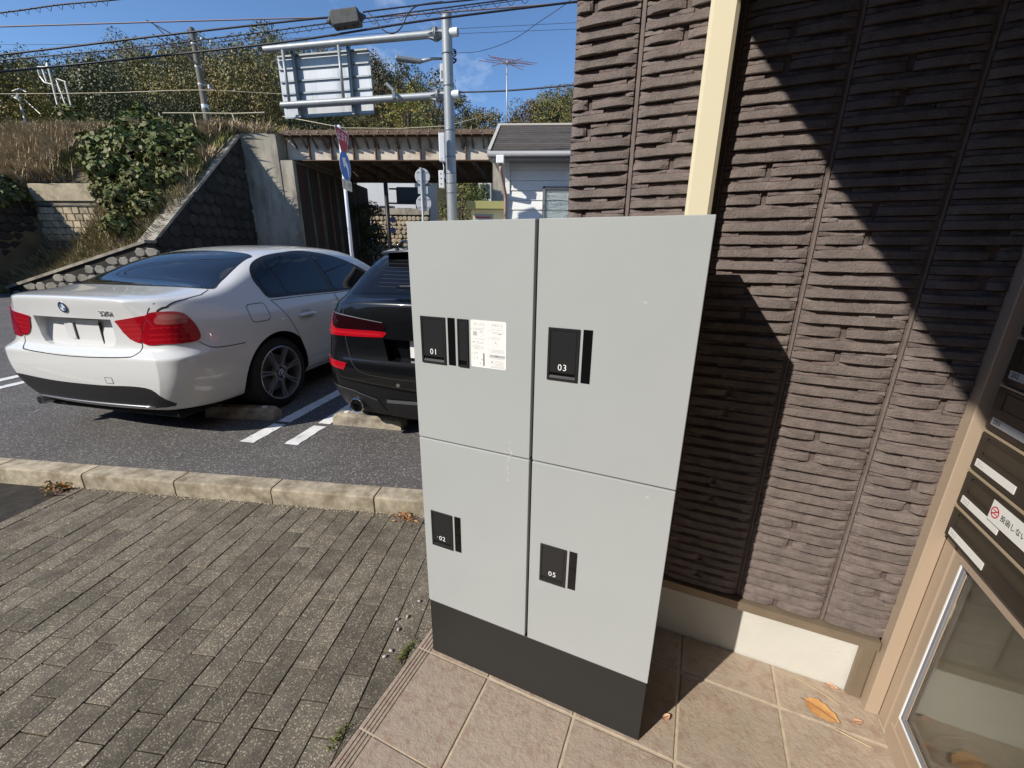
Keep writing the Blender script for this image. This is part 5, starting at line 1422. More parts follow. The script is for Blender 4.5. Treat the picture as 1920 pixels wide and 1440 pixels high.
# roof: front slope with slates
RO = .32; run = 1.75; over = .36
ez = eave+.02; slope = (ridge_z-ez)/(run+over)
rf = MB(); rf.add([(-RO, -over, ez), (LH+.3, -over, ez), (LH+.3, run, ridge_z), (-RO+.0, run, ridge_z), (-RO, run*2+over, ez), (LH+.3, run*2+over, ez)], [(0, 1, 2, 3), (3, 2, 5, 4)]); rfo = rf.build('roof', m_roof, hs_)
n_ = 13
for i in range(n_):
    y0 = -over+(run+over)*i/n_; y1 = y0+(run+over)/n_*1.04; z0_, z1_ = ez+(y0+over)*slope, ez+(y1+over)*slope
    b = MB(); b.add([(-RO+.02, y0, z0_+.03), (LH+.3, y0, z0_+.03), (LH+.3, y1, z1_+.012), (-RO+.02, y1, z1_+.012), (-RO+.02, y0, z0_), (LH+.3, y0, z0_)], [(0, 1, 2, 3), (4, 5, 1, 0)]); b.build('slate_course', m_roof, rfo)
b = MB(); b.bbox(-RO-.04, LH+.3, run-.06, run+.06, ridge_z, ridge_z+.05, .01); b.build('ridge_cap', m_ridge, rfo)
b = MB(); b.add([(-RO-.03, -over-.02, ez-.10), (-RO+.03, -over-.02, ez-.10), (-RO+.03, run, ridge_z-.10), (-RO-.03, run, ridge_z-.10), (-RO-.03, -over-.02, ez+.045), (-RO+.03, -over-.02, ez+.045), (-RO+.03, run, ridge_z+.045), (-RO-.03, run, ridge_z+.045)], [(0, 1, 2, 3), (7, 6, 5, 4), (0, 4, 5, 1), (1, 5, 6, 2), (3, 7, 4, 0)]); b.build('verge_board', m_ridge, rfo)
b = MB(); b.box(-RO, LH+.3, -over, .03, ez-.10, ez-.06); b.box(-RO+.03, .03, .03, 4, ez-.06, ez-.02); b.build('soffit', m_hgrey, hs_)
b = MB(); b.tube([(-RO-.02, -over-.05, ez-.03), (LH+.3, -over-.05, ez-.03)], .05, 10); b.build('gutter', m_hgrey, hs_, smooth=True)
b = MB(); b.bbox(-.17, -.02, -over-.12, -over+.03, ez-.20, ez-.06, .01); gh = b.build('gutter_hopper', m_board, hs_)
b = MB(); b.tube([(-.09, -over-.05, ez-.2), (-.09, -over-.04, ez-.32), (-.03, -.06, ez-.66), (-.025, -.05, ez-.8), (-.025, -.05, -.1)], .032, 10); b.build('downpipe', m_pipe, hs_, smooth=True)
# window
w = MB(); fr = .05
zwt = at(1040, 357, HD+.3).z
w.box(wx0, wx0+fr, -.02, .04, .6, zwt); w.box(wx0+1.6, wx0+1.6+fr, -.02, .04, .6, zwt); w.box(wx0, wx0+1.65, -.02, .04, zwt-fr, zwt); w.box(wx0, wx0+1.65, -.02, .04, .55, .6); wo = w.build('window', m_alur, hs_)
w = MB(); n = 40; vs = []
for i in range(n+1): x = wx0+fr+(1.6-fr)*i/n; vs += [(x, .045+.02*sin(i*1.4), .6), (x, .045+.02*sin(i*1.4), zwt-fr)]
w.add(vs, [(2*i, 2*i+2, 2*i+3, 2*i+1) for i in range(n)]); w.build('curtain', m_curtain, wo, smooth=True)
w = MB(); w.box(wx0+fr, wx0+1.6, .0, .004, .6, zwt-fr); w.build('pane', mat('window_glass', (.9, .95, .93), .02, trans=1, ior=1.1), wo)
# aerial
q = at(950, 235, HD+1.2); zb_ = q.z; q2 = at(948, 128, HD+1.2)
an = empty('tv_aerial', (q.x, q.y, zb_), 0, 'rusty television aerial on a mast at the left end of the house roof', 'aerial')
m_mast = mat('mast', (.45, .45, .44), .5, metal=.4); m_rod = mat('aerial_rod', (.24, .13, .12), .5)
H_ = q2.z-zb_
b = MB(); b.tube([(0, 0, -.35), (0, 0, H_)], .017, 8); b.build('mast', m_mast, an, smooth=True)
bx = Vector((cos(YAW+.9), sin(YAW+.9), .08)); b = MB(); b.tube([Vector((0, 0, H_-.09))-bx*.20, Vector((0, 0, H_+.02))+bx*.34], .014, 6); b.build('boom', m_mast, an)
ex_ = Vector((cos(YAW), sin(YAW), 0))
for t_, L_, tilt in ((-.18, .52, -.10), (-.05, .40, -.35), (.03, .5, -.09), (.17, .5, -.13), (.30, .5, -.11), (.0, .35, .22)):
    c = Vector((0, 0, H_-.03+t_*.35))+bx*t_; b = MB(); b.tube([c-ex_*L_-Vector((0, 0, tilt*L_)), c+ex_*L_+Vector((0, 0, tilt*L_))], .007, 5); b.build('rod', m_rod, an)

# ================================================================== buildings seen through the bridge
m_render = mat('white_render', (.62, .62, .60), .8, var=.06, vscale=.8)
m_shedw = mat('shed_cream', (.62, .60, .40), .7); m_shedg = mat('shed_shutter', (.27, .31, .34), .6); m_shedr = mat('shed_roof_olive', (.30, .29, .11), .7)
m_dkglass = mat('far_glass', (.05, .06, .07), .1)
def far_building(label, u0, u1, v0, v1, d, roof_mat, wins, flat=True):
    a = at(u0, v1, d); c = at(u1, v1, d); w = (c-a).length; zt = at((u0+u1)/2, v0, d).z; ang = atan2((c-a).y, (c-a).x)
    t = empty('far_building', (a.x, a.y, 0), ang, label, 'building')
    b = MB(); b.box(0, w, 0, 5, -.2, zt); b.build('wall', m_render, t)
    b = MB(); b.box(-.3, w+.25, -.45, 5.3, zt, zt+.22); b.build('roof', roof_mat, t)
    for (fx0, fx1, fz0, fz1) in wins:
        f = MB(); x0, x1, z0, z1 = w*fx0, w*fx1, zt*fz0, zt*fz1; f.box(x0-.05, x1+.05, -.06, .0, z0-.05, z0); f.box(x0-.05, x1+.05, -.06, 0, z1, z1+.05); f.box(x0-.05, x0, -.06, 0, z0, z1); f.box(x1, x1+.05, -.06, 0, z0, z1)
        fo = f.build('window', m_alur, t); p = MB(); p.box(x0, x1, -.03, -.001, z0, z1); p.build('pane', m_dkglass, fo)
    return t
fb = far_building('white flat-roofed building seen through the bridge behind the traffic light', 676, 784, 333, 470, 30, m_board, [(.05, .30, .55, .68), (.40, .62, .55, .68), (.70, .92, .52, .66), (.45, .60, .30, .42)])
fb2 = far_building('pale house far behind seen under the right end of the bridge', 897, 921, 322, 400, 46, mat('orange_roof', (.35, .16, .10), .8), [(.2, .45, .72, .85), (.6, .85, .72, .85)])
fb3 = far_building('orange roofed house beyond the round signs', 768, 806, 330, 470, 36, mat('orange_roof', (.35, .16, .10), .8), [(.3, .6, .6, .72)])
# stone wall below the white building
b_d = 26.0; a = at(700, 470, b_d); c = at(806, 470, b_d); w = (c-a).length; zt = at(750, 404, b_d).z; ang = atan2((c-a).y, (c-a).x)
sw = empty('stone_wall', (a.x, a.y, 0), ang, 'sunlit stone wall at the foot of the white building beyond the bridge', 'wall')
b = MB(); b.box(0, w, .06, .5, -.1, zt); b.build('core', m_mortar, sw); b = MB(); b.box(-.05, w+.05, .0, .55, zt, zt+.35); b.build('coping', m_conc, sw)
rr = random.Random(8); b = MB()
m_swst = mat('sunlit_stone', (.40, .33, .23), .95, var=.4, vscale=1.5, bump=.6, bscale=8)
r_ = 0; z = .1
while z < zt-.1:
    x = (r_ % 2)*.15
    while x < w-.1:
        ww = rr.uniform(.22, .38); b.prism(stone_poly(0, 0, ww, .27, rr, 6), 0, rr.uniform(.04, .12), bev=.03, M=Matrix.Translation((x+ww/2, .06, z+.13)) @ Matrix.Rotation(pi/2, 4, 'X')); x += ww
    z += .26; r_ += 1
tag(b.build('stones', m_swst, sw), kind='stuff')
# shed
sd = 13.0; a = at(884, 410, sd); c = at(950, 410, sd); w = (c-a).length; zt = at(905, 394, sd).z; ang = atan2((c-a).y, (c-a).x)
sh = empty('garden_shed', (a.x, a.y, 0), ang, 'cream and grey shed with an olive flat roof left of the white house', 'shed')
b = MB(); b.box(0, w, 0, 2.0, -.05, zt); b.build('wall', m_shedw, sh); b = MB(); b.bbox(-.12, w+.3, -.35, 2.1, zt, zt+.22, .01); b.build('roof', m_shedr, sh)
b = MB(); b.box(w*.09, w*.62, -.012, .0, -.05, zt-.12); so = b.build('shutter', m_shedg, sh)
b = MB(); b.box(w*.11, w*.55, -.03, -.013, zt-.24, zt-.20); b.build('red_rail', mat('red_rail', (.30, .03, .04), .5), so)
# unseen house shapes added behind the camera to block low sky light
m_blocker = mat('blocker_render', (.22, .20, .18), .85, var=.15, vscale=.6)
for (x, y, w, d, h, lab) in ((2.0, -11.5, 9.5, 5.0, 5.4, 'unseen brown house shape blocking low sky straight behind the camera'), (-8.0, -12.5, 8.5, 5.0, 5.2, 'unseen brown house shape blocking low sky behind the left shoulder of the camera'), (-19.0, -9.5, 11.0, 8.0, 5.4, 'unseen brown house shape blocking low sky at the far left')):
    t = empty('sky_blocker', (x, y, 0), .12, lab, 'house')
    b = MB(); b.box(-w/2, w/2, -d/2, d/2, -.1, h); b.build('wall', m_blocker, t)
    b = MB(); b.add([(-w/2-.3, -d/2-.4, h), (w/2+.3, -d/2-.4, h), (w/2+.3, 0, h+1.3), (-w/2-.3, 0, h+1.3), (-w/2-.3, d/2+.4, h), (w/2+.3, d/2+.4, h)], [(0, 1, 2, 3), (3, 2, 5, 4), (1, 5, 2), (0, 3, 4)]); b.build('roof', m_roof, t)
    for i in range(3):
        for z in (1.0, 3.4):
            f = MB(); x0 = -w/2+.9+i*w*.31; f.box(x0, x0+1.4, d/2, d/2+.05, z, z+1.2); fo = f.build('window', m_alur, t); p = MB(); p.box(x0+.06, x0+1.34, d/2+.05, d/2+.06, z+.06, z+1.14); p.build('pane', m_dkglass, fo)
# ================================================================== plants
m_leaf = mat('leaf_green', (.115, .150, .034), .6, var=.45, vscale=3.5, col2=(.17, .195, .06), spec=.3, rnd=.12)
m_leafd = mat('leaf_dark', (.070, .076, .028), .55, var=.45, vscale=2.2, rnd=.2)
m_leafy = mat('leaf_yellow', (.24, .175, .03), .6, var=.4, vscale=2.2, rnd=.18)
m_leafo = mat('leaf_olive', (.165, .142, .045), .6, var=.45, vscale=2.0, rnd=.2)
m_leafr = mat('leaf_rust', (.105, .066, .032), .65, var=.4, vscale=2.0, rnd=.2)
m_dry = mat('dry_grass', (.50, .39, .235), .9, var=.35, vscale=3, col2=(.25, .19, .105))
m_weed = mat('weed', (.115, .11, .03), .8, var=.4, vscale=3)
m_bark = mat('bark', (.085, .065, .048), .95, var=.3, vscale=8, bump=.7, bscale=25)
m_straw = mat('straw_green', (.19, .18, .055), .85, var=.4, vscale=3)

def leaf_quads(B_, pts, size, rr, up=.3, broad=1.0, mi=None):
    """one bent leaf (two faces) at every point"""
    for k, (p, nrm) in enumerate(pts):
        s = size*rr.uniform(.65, 1.25)
        n = Vector(nrm)+Vector((rr.gauss(0, .55), rr.gauss(0, .55), rr.gauss(0, .45)+up)); n.normalize()
        a = n.cross(Vector((rr.gauss(0, 1), rr.gauss(0, 1), rr.gauss(0, .5)))); 
        if a.length < .01: continue
        a.normalize(); c = n.cross(a)
        p = Vector(p); i = len(B_.v)
        B_.v += [tuple(p-a*s*.5), tuple(p+c*s*.34*broad-n*s*.06), tuple(p+a*s*.5-n*s*.10), tuple(p-c*s*.34*broad-n*s*.06)]
        B_.f.append((i, i+1, i+2, i+3)); B_.m.append(rr.choice(mi) if mi else 0)
def crown_points(R, H, rr, n, clumps=14, squash=1.0, low=.0):
    """points on many small clumps spread through the crown"""
    cl = []
    for i in range(clumps):
        while True:
            q = Vector((rr.uniform(-1, 1), rr.uniform(-1, 1), rr.uniform(-1, 1)))
            if q.length < 1: break
        q = q.normalized()*(q.length**.45)
        c = Vector((q.x*R*.72, q.y*R*.72, H*(.5+.40*q.z))); cl.append((c, R*rr.uniform(.24, .46)))
    out = []
    while len(out) < n:
        c, r = rr.choice(cl); d = Vector((rr.gauss(0, 1), rr.gauss(0, 1), rr.gauss(0, 1))).normalized()
        out.append((c+d*r*rr.uniform(.75, 1.06), d))
    return out, cl
def tree_meshes(seed, R, H, n, leaf, mats, name='tree'):
    rr = random.Random(seed); pts, cl = crown_points(R, H, rr, n, 15)
    b = MB(); leaf_quads(b, pts, leaf, rr, .35, 1.1, list(range(len(mats))) if len(mats) > 1 else None)
    crown = b.mesh('crown', mats)
    t = MB(); t.tube([(0, 0, -.8), (.03*R, 0, H*.2), (.05*R, .03*R, H*.42), (0, 0, H*.62)], [.07*R, .055*R, .04*R, .015*R], 7)
    for c, r in cl[:7]:
        a = Vector((.04*R, .02*R, H*rr.uniform(.25, .5))); t.tube([a, a.lerp(c, .55)+Vector((0, 0, .04*R)), c], [.026*R, .017*R, .006*R], 5)
    return crown, t.mesh('trunk', [m_bark], smooth=True)
def plant_tree(name, crown, trunk, p, s, rot, label, group=None, cat='tree'):
    t = empty(name, p, rot, label, cat, group); t.scale = (s, s, s)
    link('trunk', trunk, t); link('crown', crown, t); return t

# ---- wooded hill
def sky_el(az):
    """height of the skyline (elevation tangent) against azimuth, degrees left of +Y"""
    tab = [(-60, .2), (0, .26), (10, .32), (15.7, .36), (17.8, .37), (20.7, .355), (23.6, .325), (25.8, .30), (28, .32), (30.2, .34), (35.2, .38), (39.4, .40), (42, .43), (46, .42), (53, .39), (55.3, .385), (59.3, .355), (63.9, .33), (67, .29), (70.4, .30), (74.5, .32), (85, .34), (110, .34)]
    for (a, x), (c, y) in zip(tab, tab[1:]):
        if a <= az <= c: return x+(y-x)*(az-a)/(c-a)
    return .3 if az > 60 else .08
HR0, HR1 = 25.0, 78.0
def hr0(az):
    """the wood starts farther off where the road runs through under the bridge"""
    if az < 20 or az > 50: return HR0
    k = min((az-20)/4, 1, (50-az)/4); return HR0+24*k
def hill_z(az, r):
    h0 = hr0(az); zb = 4.6 if h0 < HR0+1 else max(0, 4.6*(1-(h0-HR0)/8)); t = max(0, min(1.15, (r-h0)/(HR1-h0)))
    top = 1.39 + HR1*max(sky_el(az)-.105, .01)
    return zb*(1-min(t, 1)) + top*(t**1.15) if r >= h0 else zb-.05
def pol(az, r, z=0): q = radians(az); return Vector((CAM.x-sin(q)*r, CAM.y+cos(q)*r, z))
b = MB(); azs = [-40+2.0*i for i in range(76)]; rds = [HR0+i*4.5 for i in range(13)]+[95, 130, 220]
for r in rds:
    for a in azs:
        z = hill_z(a, min(r, HR1)) + noise.noise(Vector((a*.13, r*.07, 3)))*1.3*(r > HR0+3)
        if r > HR1: z = z - (r-HR1)*.25
        b.v.append(tuple(pol(a, r, z)))
for j in range(len(rds)-1):
    for i in range(len(azs)-1): k = j*len(azs)+i; b.f.append((k, k+len(azs), k+len(azs)+1, k+1)); b.m.append(0)
tag(b.build('hillside', mat('forest_floor', (.045, .042, .018), .95, var=.4, vscale=.4), smooth=True), kind='structure')
fmat = [[m_leafd], [m_leafd, m_leafo], [m_leafo], [m_leafo, m_leafy], [m_leafd, m_leafr], [m_leafo, m_leafr]]
rr = random.Random(77)
variants = []
for k in range(6):
    r2 = random.Random(300+k); pts, cl = crown_points(2.6, 5.6, r2, 2600, 26); bb_ = MB(); leaf_quads(bb_, pts, .16, r2, .4, 1.15); variants.append((np.array(bb_.v), bb_.f))
FAM = [m_leafd, m_leafo, m_leafy, m_leafr, m_leaf]
V_ = []; F_ = []; MI_ = []; base = 0
pos = []
for i in range(390):
    az = rr.uniform(-9, 76); h0 = hr0(az)+13; r = h0+(HR1-h0)*rr.random()**.8
    if rr.random() < .33: r = HR1-rr.uniform(0, 9)
    pos.append((r, az))
for (r, az) in pos:
    z = hill_z(az, r); v, f = variants[rr.randrange(6)]; s = rr.uniform(.62, 1.12)*(1 if r < 60 else 1.05); q = rr.uniform(0, 6.3)
    
    c, sn = cos(q), sin(q); P = pol(az, r, z-.6*s)
    X = np.stack([(v[:, 0]*c-v[:, 1]*sn)*s+P.x, (v[:, 0]*sn+v[:, 1]*c)*s+P.y, v[:, 2]*s*rr.uniform(.85, 1.25)+P.z], 1); V_.append(X)
    F_.append(np.array(f)+base); base += len(v)
    u = rr.random(); warm = .10 if az > 55 else .20
    mi = 0 if u < .46 else 1 if u < 1-warm*1.2 else 2 if u < 1-warm*.5 else 3
    if 20 < az < 30 and rr.random() < .35: mi = 3
    MI_.append(np.full(len(f), mi))
V_ = np.concatenate(V_); F_ = np.concatenate(F_); MI_ = np.concatenate(MI_)
me = bpy.data.meshes.new('forest'); me.vertices.add(len(V_)); me.vertices.foreach_set('co', V_.ravel()); me.loops.add(F_.size); me.loops.foreach_set('vertex_index', F_.ravel().astype(np.int32))
me.polygons.add(len(F_)); me.polygons.foreach_set('loop_start', np.arange(0, F_.size, 4, dtype=np.int32)); me.polygons.foreach_set('loop_total', np.full(len(F_), 4, dtype=np.int32))
for m_ in FAM: me.materials.append(m_)
me.polygons.foreach_set('material_index', MI_.astype(np.int32)); me.update(); me.validate()
tag(link('forest', me), kind='stuff')

# ---- single trees one can tell apart
defs = [
 ('golden leafed tree in front of the wood left of the leaning utility pole', 330, 200, 30, 2.3, [m_leafy, m_leafo], 1),
 ('bright yellow small tree just right of the leaning utility pole', 420, 182, 30, 1.3, [m_leafy], 2),
 ('rust and yellow tree beside the left end of the direction sign', 470, 190, 29, 2.6, [m_leafr, m_leafy, m_leafo], 3),
 ('tall olive green tree behind the left edge of the direction sign', 500, 150, 34, 3.6, [m_leafo, m_leaf], 4),
 ('reddish brown tree on the hill right of the direction sign', 715, 165, 46, 3.2, [m_leafr, m_leafd], 5),
 ('dark pine-like tree on the skyline between the gantry arms', 752, 165, 50, 2.8, [m_leafd], 6),
 ('yellow green tree behind the bridge under the gantry arm', 765, 215, 28, 2.0, [m_leafy, m_leaf], 7),
 ('dark green tree beyond the bridge left of the gantry pole', 815, 205, 34, 2.6, [m_leafd, m_leafo], 8),
 ('round dark tree on the skyline just right of the gantry pole', 876, 212, 40, 1.9, [m_leafd, m_leafo], 9),
 ('golden bush tree above the right end of the bridge', 912, 240, 26, 1.2, [m_leafy, m_leafo], 10),
 ('yellow green bamboo-like tree behind the house roof', 1045, 215, 24, 1.7, [m_leafy, m_leaf, m_leafo], 11),
 ('brown leafed tree behind the ridge of the house roof', 985, 225, 26, 1.3, [m_leafo, m_leafr], 12),
 ('green tree beyond the bridge beside the gantry pole foot', 868, 385, 30, 1.9, [m_leaf, m_leafo], 13),
 ('palm-like green tree under the right end of the bridge', 902, 375, 33, 1.2, [m_leaf], 14),
]
for (lab, u, v, d, R, mt, sd_) in defs:
    cr_, tr_ = tree_meshes(900+sd_, R, R*2.1, int(1800+R*600), .085*R**.35*(d/30)**.6*1.25, mt)
    c = at(u, v, d); plant_tree('tree', cr_, tr_, c-Vector((0, 0, R*1.05)), 1, sd_*.7, lab, 'single trees along the railway')

# ---- dry grass on the bank
rr = random.Random(15); V_ = []; F_ = []; MI = []
def blade(B_, p, h, lean, w, mi):
    i = len(B_.v); a = rr.uniform(0, 6.28); s = Vector((cos(a), sin(a), 0))*w; l = Vector(lean)
    B_.v += [tuple(p-s), tuple(p+s), tuple(p+Vector((0, 0, h*.6))+l*.45*h+s*.6), tuple(p+Vector((0, 0, h))+l*h)]; B_.f += [(i, i+1, i+2), (i, i+2, i+3)]; B_.m += [mi, mi]
gr = MB()
for k in range(52000):
    r = rr.uniform(-13, -.1) if rr.random() < .8 else rr.uniform(-3.5, 2.5); n = rr.uniform(-2.5, 1.6)
    if r > -.2 and n < .05: continue
    if r > 1.2: continue
    if -4.7 < r < -.5 and -2.6 < n < -.35 and rr.random() < .93: continue
    z = bank_z(r, n)-.03
    dens = noise.noise(Vector((r*.7, n*1.1, 5)))
    pch = dens+(.25 if r < -5 else 0)
    mi = 0 if pch > -.02 else (2 if pch > -.25 else 1)
    blade(gr, rn(r, n, z), rr.uniform(.14, .55)*(1.1 if mi == 0 else .75), (rr.gauss(.35, .38), rr.gauss(-.25, .35), 0), .0045, mi)
for k in range(20000):
    r = rr.uniform(-6.0, -.1); n = rr.uniform(-4.75, -2.5) if r > -3.1 else rr.uniform(-4.75, -2.6)
    z = bank_z(r, n)-.03; mi = rr.choice((0, 0, 2, 1)); blade(gr, rn(r, n, z), rr.uniform(.08, .30), (rr.gauss(.2, .3), rr.gauss(-.2, .3), 0), .007, mi)
for k in range(5000):                                    # scrub on the bridge and abutment top
    r = rr.uniform(.0, 9.8); n = rr.uniform(.9, 3.0); blade(gr, rn(r, n, 5.42 if r < 1.4 else 5.58), rr.uniform(.08, .42), (rr.gauss(.0, .35), rr.gauss(-.1, .3), 0), .009, rr.choice((0, 1, 2)))
tag(gr.build('bank_grass', [m_dry, m_weed, m_straw]), kind='stuff')

# ---- big-leaved shrubs on the bank
def shrub(label, blobs, n, leaf, mats, seed, group=None, name='shrub'):
    """blobs: (r, n, z, radius) in rail coordinates"""
    r2 = random.Random(seed); c0 = rn(*blobs[0][:3]); t = empty(name, c0, 0, label, 'shrub', group)
    pts = []; w = [bb[3]**2 for bb in blobs]
    for i in range(n):
        q = r2.choices(blobs, w)[0]; d = Vector((r2.gauss(0, 1), r2.gauss(0, 1), r2.gauss(0, 1))).normalized()
        if d.z < -.4: d.z *= -.5
        rad = q[3]*(.86+.30*noise.noise(d*2.2+Vector(q[:3])))*r2.uniform(.82, 1.05)
        pts.append((rn(*q[:3])+d*rad-c0, d))
    b = MB(); leaf_quads(b, pts, leaf, r2, .25, 1.35, list(range(len(mats)))); b.build('foliage', mats, t)
    s_ = MB()
    for q in blobs:
        for k in range(4):
            p0 = rn(q[0]+r2.uniform(-.3, .3), q[1], q[2]-q[3]*1.1)-c0; p1 = rn(q[0], q[1], q[2])-c0+Vector((r2.uniform(-.6, .6), r2.uniform(-.6, .6), r2.uniform(-.1, .7)))*q[3]; s_.tube([p0, p0.lerp(p1, .5)+Vector((0, 0, .1)), p1], [.02, .014, .006], 5)
    s_.build('stems', m_bark, t); return t
kz = [m_leaf, m_leaf, m_leafo]
shrub('large glossy green creeper mass in the middle of the bank above the pale wall', [(-3.7, -1.6, 4.45, .85), (-2.7, -1.8, 4.4, 1.0), (-1.6, -1.7, 4.35, .85), (-2.2, -1.1, 5.1, .75), (-3.4, -1.0, 5.0, .75), (-.95, -1.4, 4.55, .6), (-3.1, -2.3, 3.8, .75), (-1.3, -.8, 5.2, .5)], 6800, .18, kz, 41)
shrub('mixed green and brown creeper spilling down beside the dark wing wall', [(-1.6, -2.7, 3.4, .7), (-.8, -2.4, 3.6, .6), (-2.0, -3.3, 2.8, .65), (-1.0, -3.4, 2.6, .6), (-2.7, -2.9, 3.1, .55), (-1.5, -4.1, 2.0, .5), (-.7, -1.7, 4.2, .5)], 5200, .15, [m_leaf, m_leafo, m_weed], 42)
shrub('dark green bush over the shaded wall at the left edge', [(-6.6, -3.0, 3.25, .6), (-6.9, -3.4, 3.1, .65), (-7.4, -3.1, 3.3, .6), (-6.3, -3.5, 2.8, .45), (-6.2, -2.9, 3.0, .45)], 3000, .15, [m_leaf, m_leafd], 43)
shrub('light green sapling standing on top of the bank left of the white post', [(-4.4, .5, 6.0, .5), (-4.9, .4, 5.8, .4), (-4.2, .6, 6.4, .3), (-5.4, .5, 5.7, .4)], 900, .17, [m_leaf], 44)
shrub('leafy green bush on the bank near the small railway masts', [(-8.0, 1.6, 6.3, .75), (-7.2, 1.6, 6.0, .6), (-8.6, 2.0, 6.6, .5), (-6.4, 1.4, 5.9, .5)], 1500, .18, [m_leaf, m_leafo], 45)
shrub('reddish brown scrub on top of the concrete abutment', [(.4, .8, 5.7, .35), (1.0, 1.0, 5.75, .35), (1.6, 1.3, 5.8, .3), (-.3, .8, 5.65, .3)], 1300, .07, [m_leafr, m_weed, m_leafo], 46)
shrub('low green bush at the foot of the leaning utility pole', [(-2.3, 1.5, 5.7, .4), (-1.6, 1.6, 5.7, .35), (-3.0, 1.3, 5.6, .3)], 800, .13, [m_leaf, m_weed], 47)
shrub('dark ivy hanging on the shaded wall under the bridge', [(2.3, 5.2, 3.2, .6), (2.4, 5.8, 2.4, .7), (2.3, 6.2, 3.4, .6), (2.4, 5.6, 1.4, .6), (2.3, 6.6, 2.0, .7)], 2200, .12, [m_leafd], 48)
shrub('brown creeper hanging on the far abutment beside the house downpipe', [(10.2, .6, 3.9, .25), (10.3, .6, 3.5, .25)], 500, .06, [m_leafr, m_weed], 49)
# ================================================================== poles, wires and rails
m_polec = mat('concrete_pole', (.16, .14, .11), .85, var=.25, vscale=4, stretch=(1, 1, .3))
m_steel = mat('pale_steel', (.42, .42, .38), .5, metal=.3, var=.15, vscale=5)
m_arm = mat('dark_steel', (.05, .048, .05), .6)
m_insul = mat('insulator', (.70, .70, .68), .3)
pb0, pt0 = at(392, 243, 17.5), at(359, 53, 17.0)
up = empty('utility_pole', pb0, 0, 'grey leaning concrete utility pole with crossarms on the bank', 'utility pole')
d_ = pt0-pb0
b = MB(); b.tube([d_*-.08, d_*.5, d_], [.135, .115, .095], 16); b.build('pole', m_polec, up, angle=40)
def P3(u, v, d=17.0): return at(u, v, d)-pb0
b = MB(); b.tube([P3(275, 38, 16.6), P3(358, 83)], .022, 6); b.build('crossarm', m_arm, up)
b = MB(); b.tube([P3(286, 64, 16.6), P3(325, 88, 16.9)], .02, 6); b.build('crossarm', m_arm, up)
b = MB(); b.tube([P3(288, 45, 16.6), P3(374, 127)], .022, 6); b.build('brace', m_arm, up)
b = MB(); b.tube([P3(366, 61), P3(395, 78, 17.1)], .022, 6); b.build('crossarm', m_arm, up)
b = MB(); b.tube([P3(374, 150), P3(402, 163, 17.1)], .022, 6); b.build('crossarm', m_arm, up)
for (u, v) in ((378, 74), (395, 80), (392, 163)):
    b = MB(); c = P3(u, v); b.lathe([(.02, -.1), (.05, -.07), (.05, -.02), (.03, 0), (.05, .03), (.02, .08)], 10, Matrix.Translation(c)); b.build('insulator', m_insul, up, smooth=True)
for v0, u0_ in ((83, 363), (125, 372), (158, 377)):
    b = MB(); t_ = (243-v0)/190.0; c = d_*t_; b.lathe([(.125, -.04), (.13, 0), (.125, .04)], 16, Matrix.Translation(c)); b.build('band', m_steel, up)
b = MB(); t_ = .22; c = d_*t_; b.lathe([(.131, -.11), (.131, .11)], 16, Matrix.Translation(c)); b.build('white_band', m_signwhite, up)
# railway masts at the left
def mast(label, base, top, d, arms, r=.05, extra=()):
    p0 = at(*base, d); t = empty('railway_mast', p0, 0, label, 'mast', 'small railway masts on the bank')
    b = MB(); b.tube([Vector((0, 0, -.4)), Vector(), at(*top, d)-p0], r, 8); b.build('mast', m_steel, t, smooth=True)
    for a, c, rr_ in arms: b = MB(); b.tube([at(*a, d)-p0, at(*c, d)-p0], rr_, 6); b.build('arm', m_steel, t)
    return t
mast('leaning steel railway mast carrying a hooped bracket', (117, 233), (89, 120), 24, [((71, 126), (95, 126), .05), ((71, 128), (75, 143), .05), ((75, 143), (84, 155), .04), ((84, 155), (100, 159), .04), ((80, 130), (88, 154), .05), ((88, 118), (88, 126), .04)])
mast('twin legged pale steel mast beside the hooped mast', (142, 230), (122, 155), 24, [((107, 148), (124, 154), .04), ((106, 150), (136, 232), .04), ((112, 210), (138, 214), .05), ((108, 158), (111, 172), .03)], .045)
mast('short grey railway mast with white signal arms at the far left', (51, 240), (33, 175), 24, [((14, 178), (40, 184), .05), ((24, 172), (37, 167), .06), ((40, 168), (50, 173), .04), ((27, 184), (38, 187), .05), ((45, 186), (76, 214), .025)], .06)
# white post with a bent top
p0 = at(279, 244, 17.5); t = empty('marker_post', p0, .3, 'white marker post with broken top standing on the bank', 'post')
b = MB(); b.tube([(0, 0, -.3), (-.02, 0, .3), (-.10, 0, .62)], [.07, .07, .06], 8); b.build('post', m_signwhite, t); b = MB(); b.tube([(-.1, 0, .6), (-.32, 0, .75)], .035, 8); b.build('arm', m_signwhite, t)
# pipe railing on the bank
t = empty('pipe_railing', at(380, 240, 17.2), 0, 'thin pale pipe railing along the top of the bank', 'railing'); o0 = at(380, 240, 17.2)
b = MB(); b.tube([at(305, 212, 17.0)-o0, at(363, 212, 17.1)-o0, at(440, 213, 17.2)-o0, at(496, 211, 17.2)-o0], .025, 6); b.build('rail', m_rope, t)
for (u, v) in ((306, 243), (371, 246), (443, 235)): 
    b = MB(); b.tube([at(u, v, 17.1)-o0, at(u-8, 212, 17.1)-o0], .025, 6); b.build('post', m_rope, t)

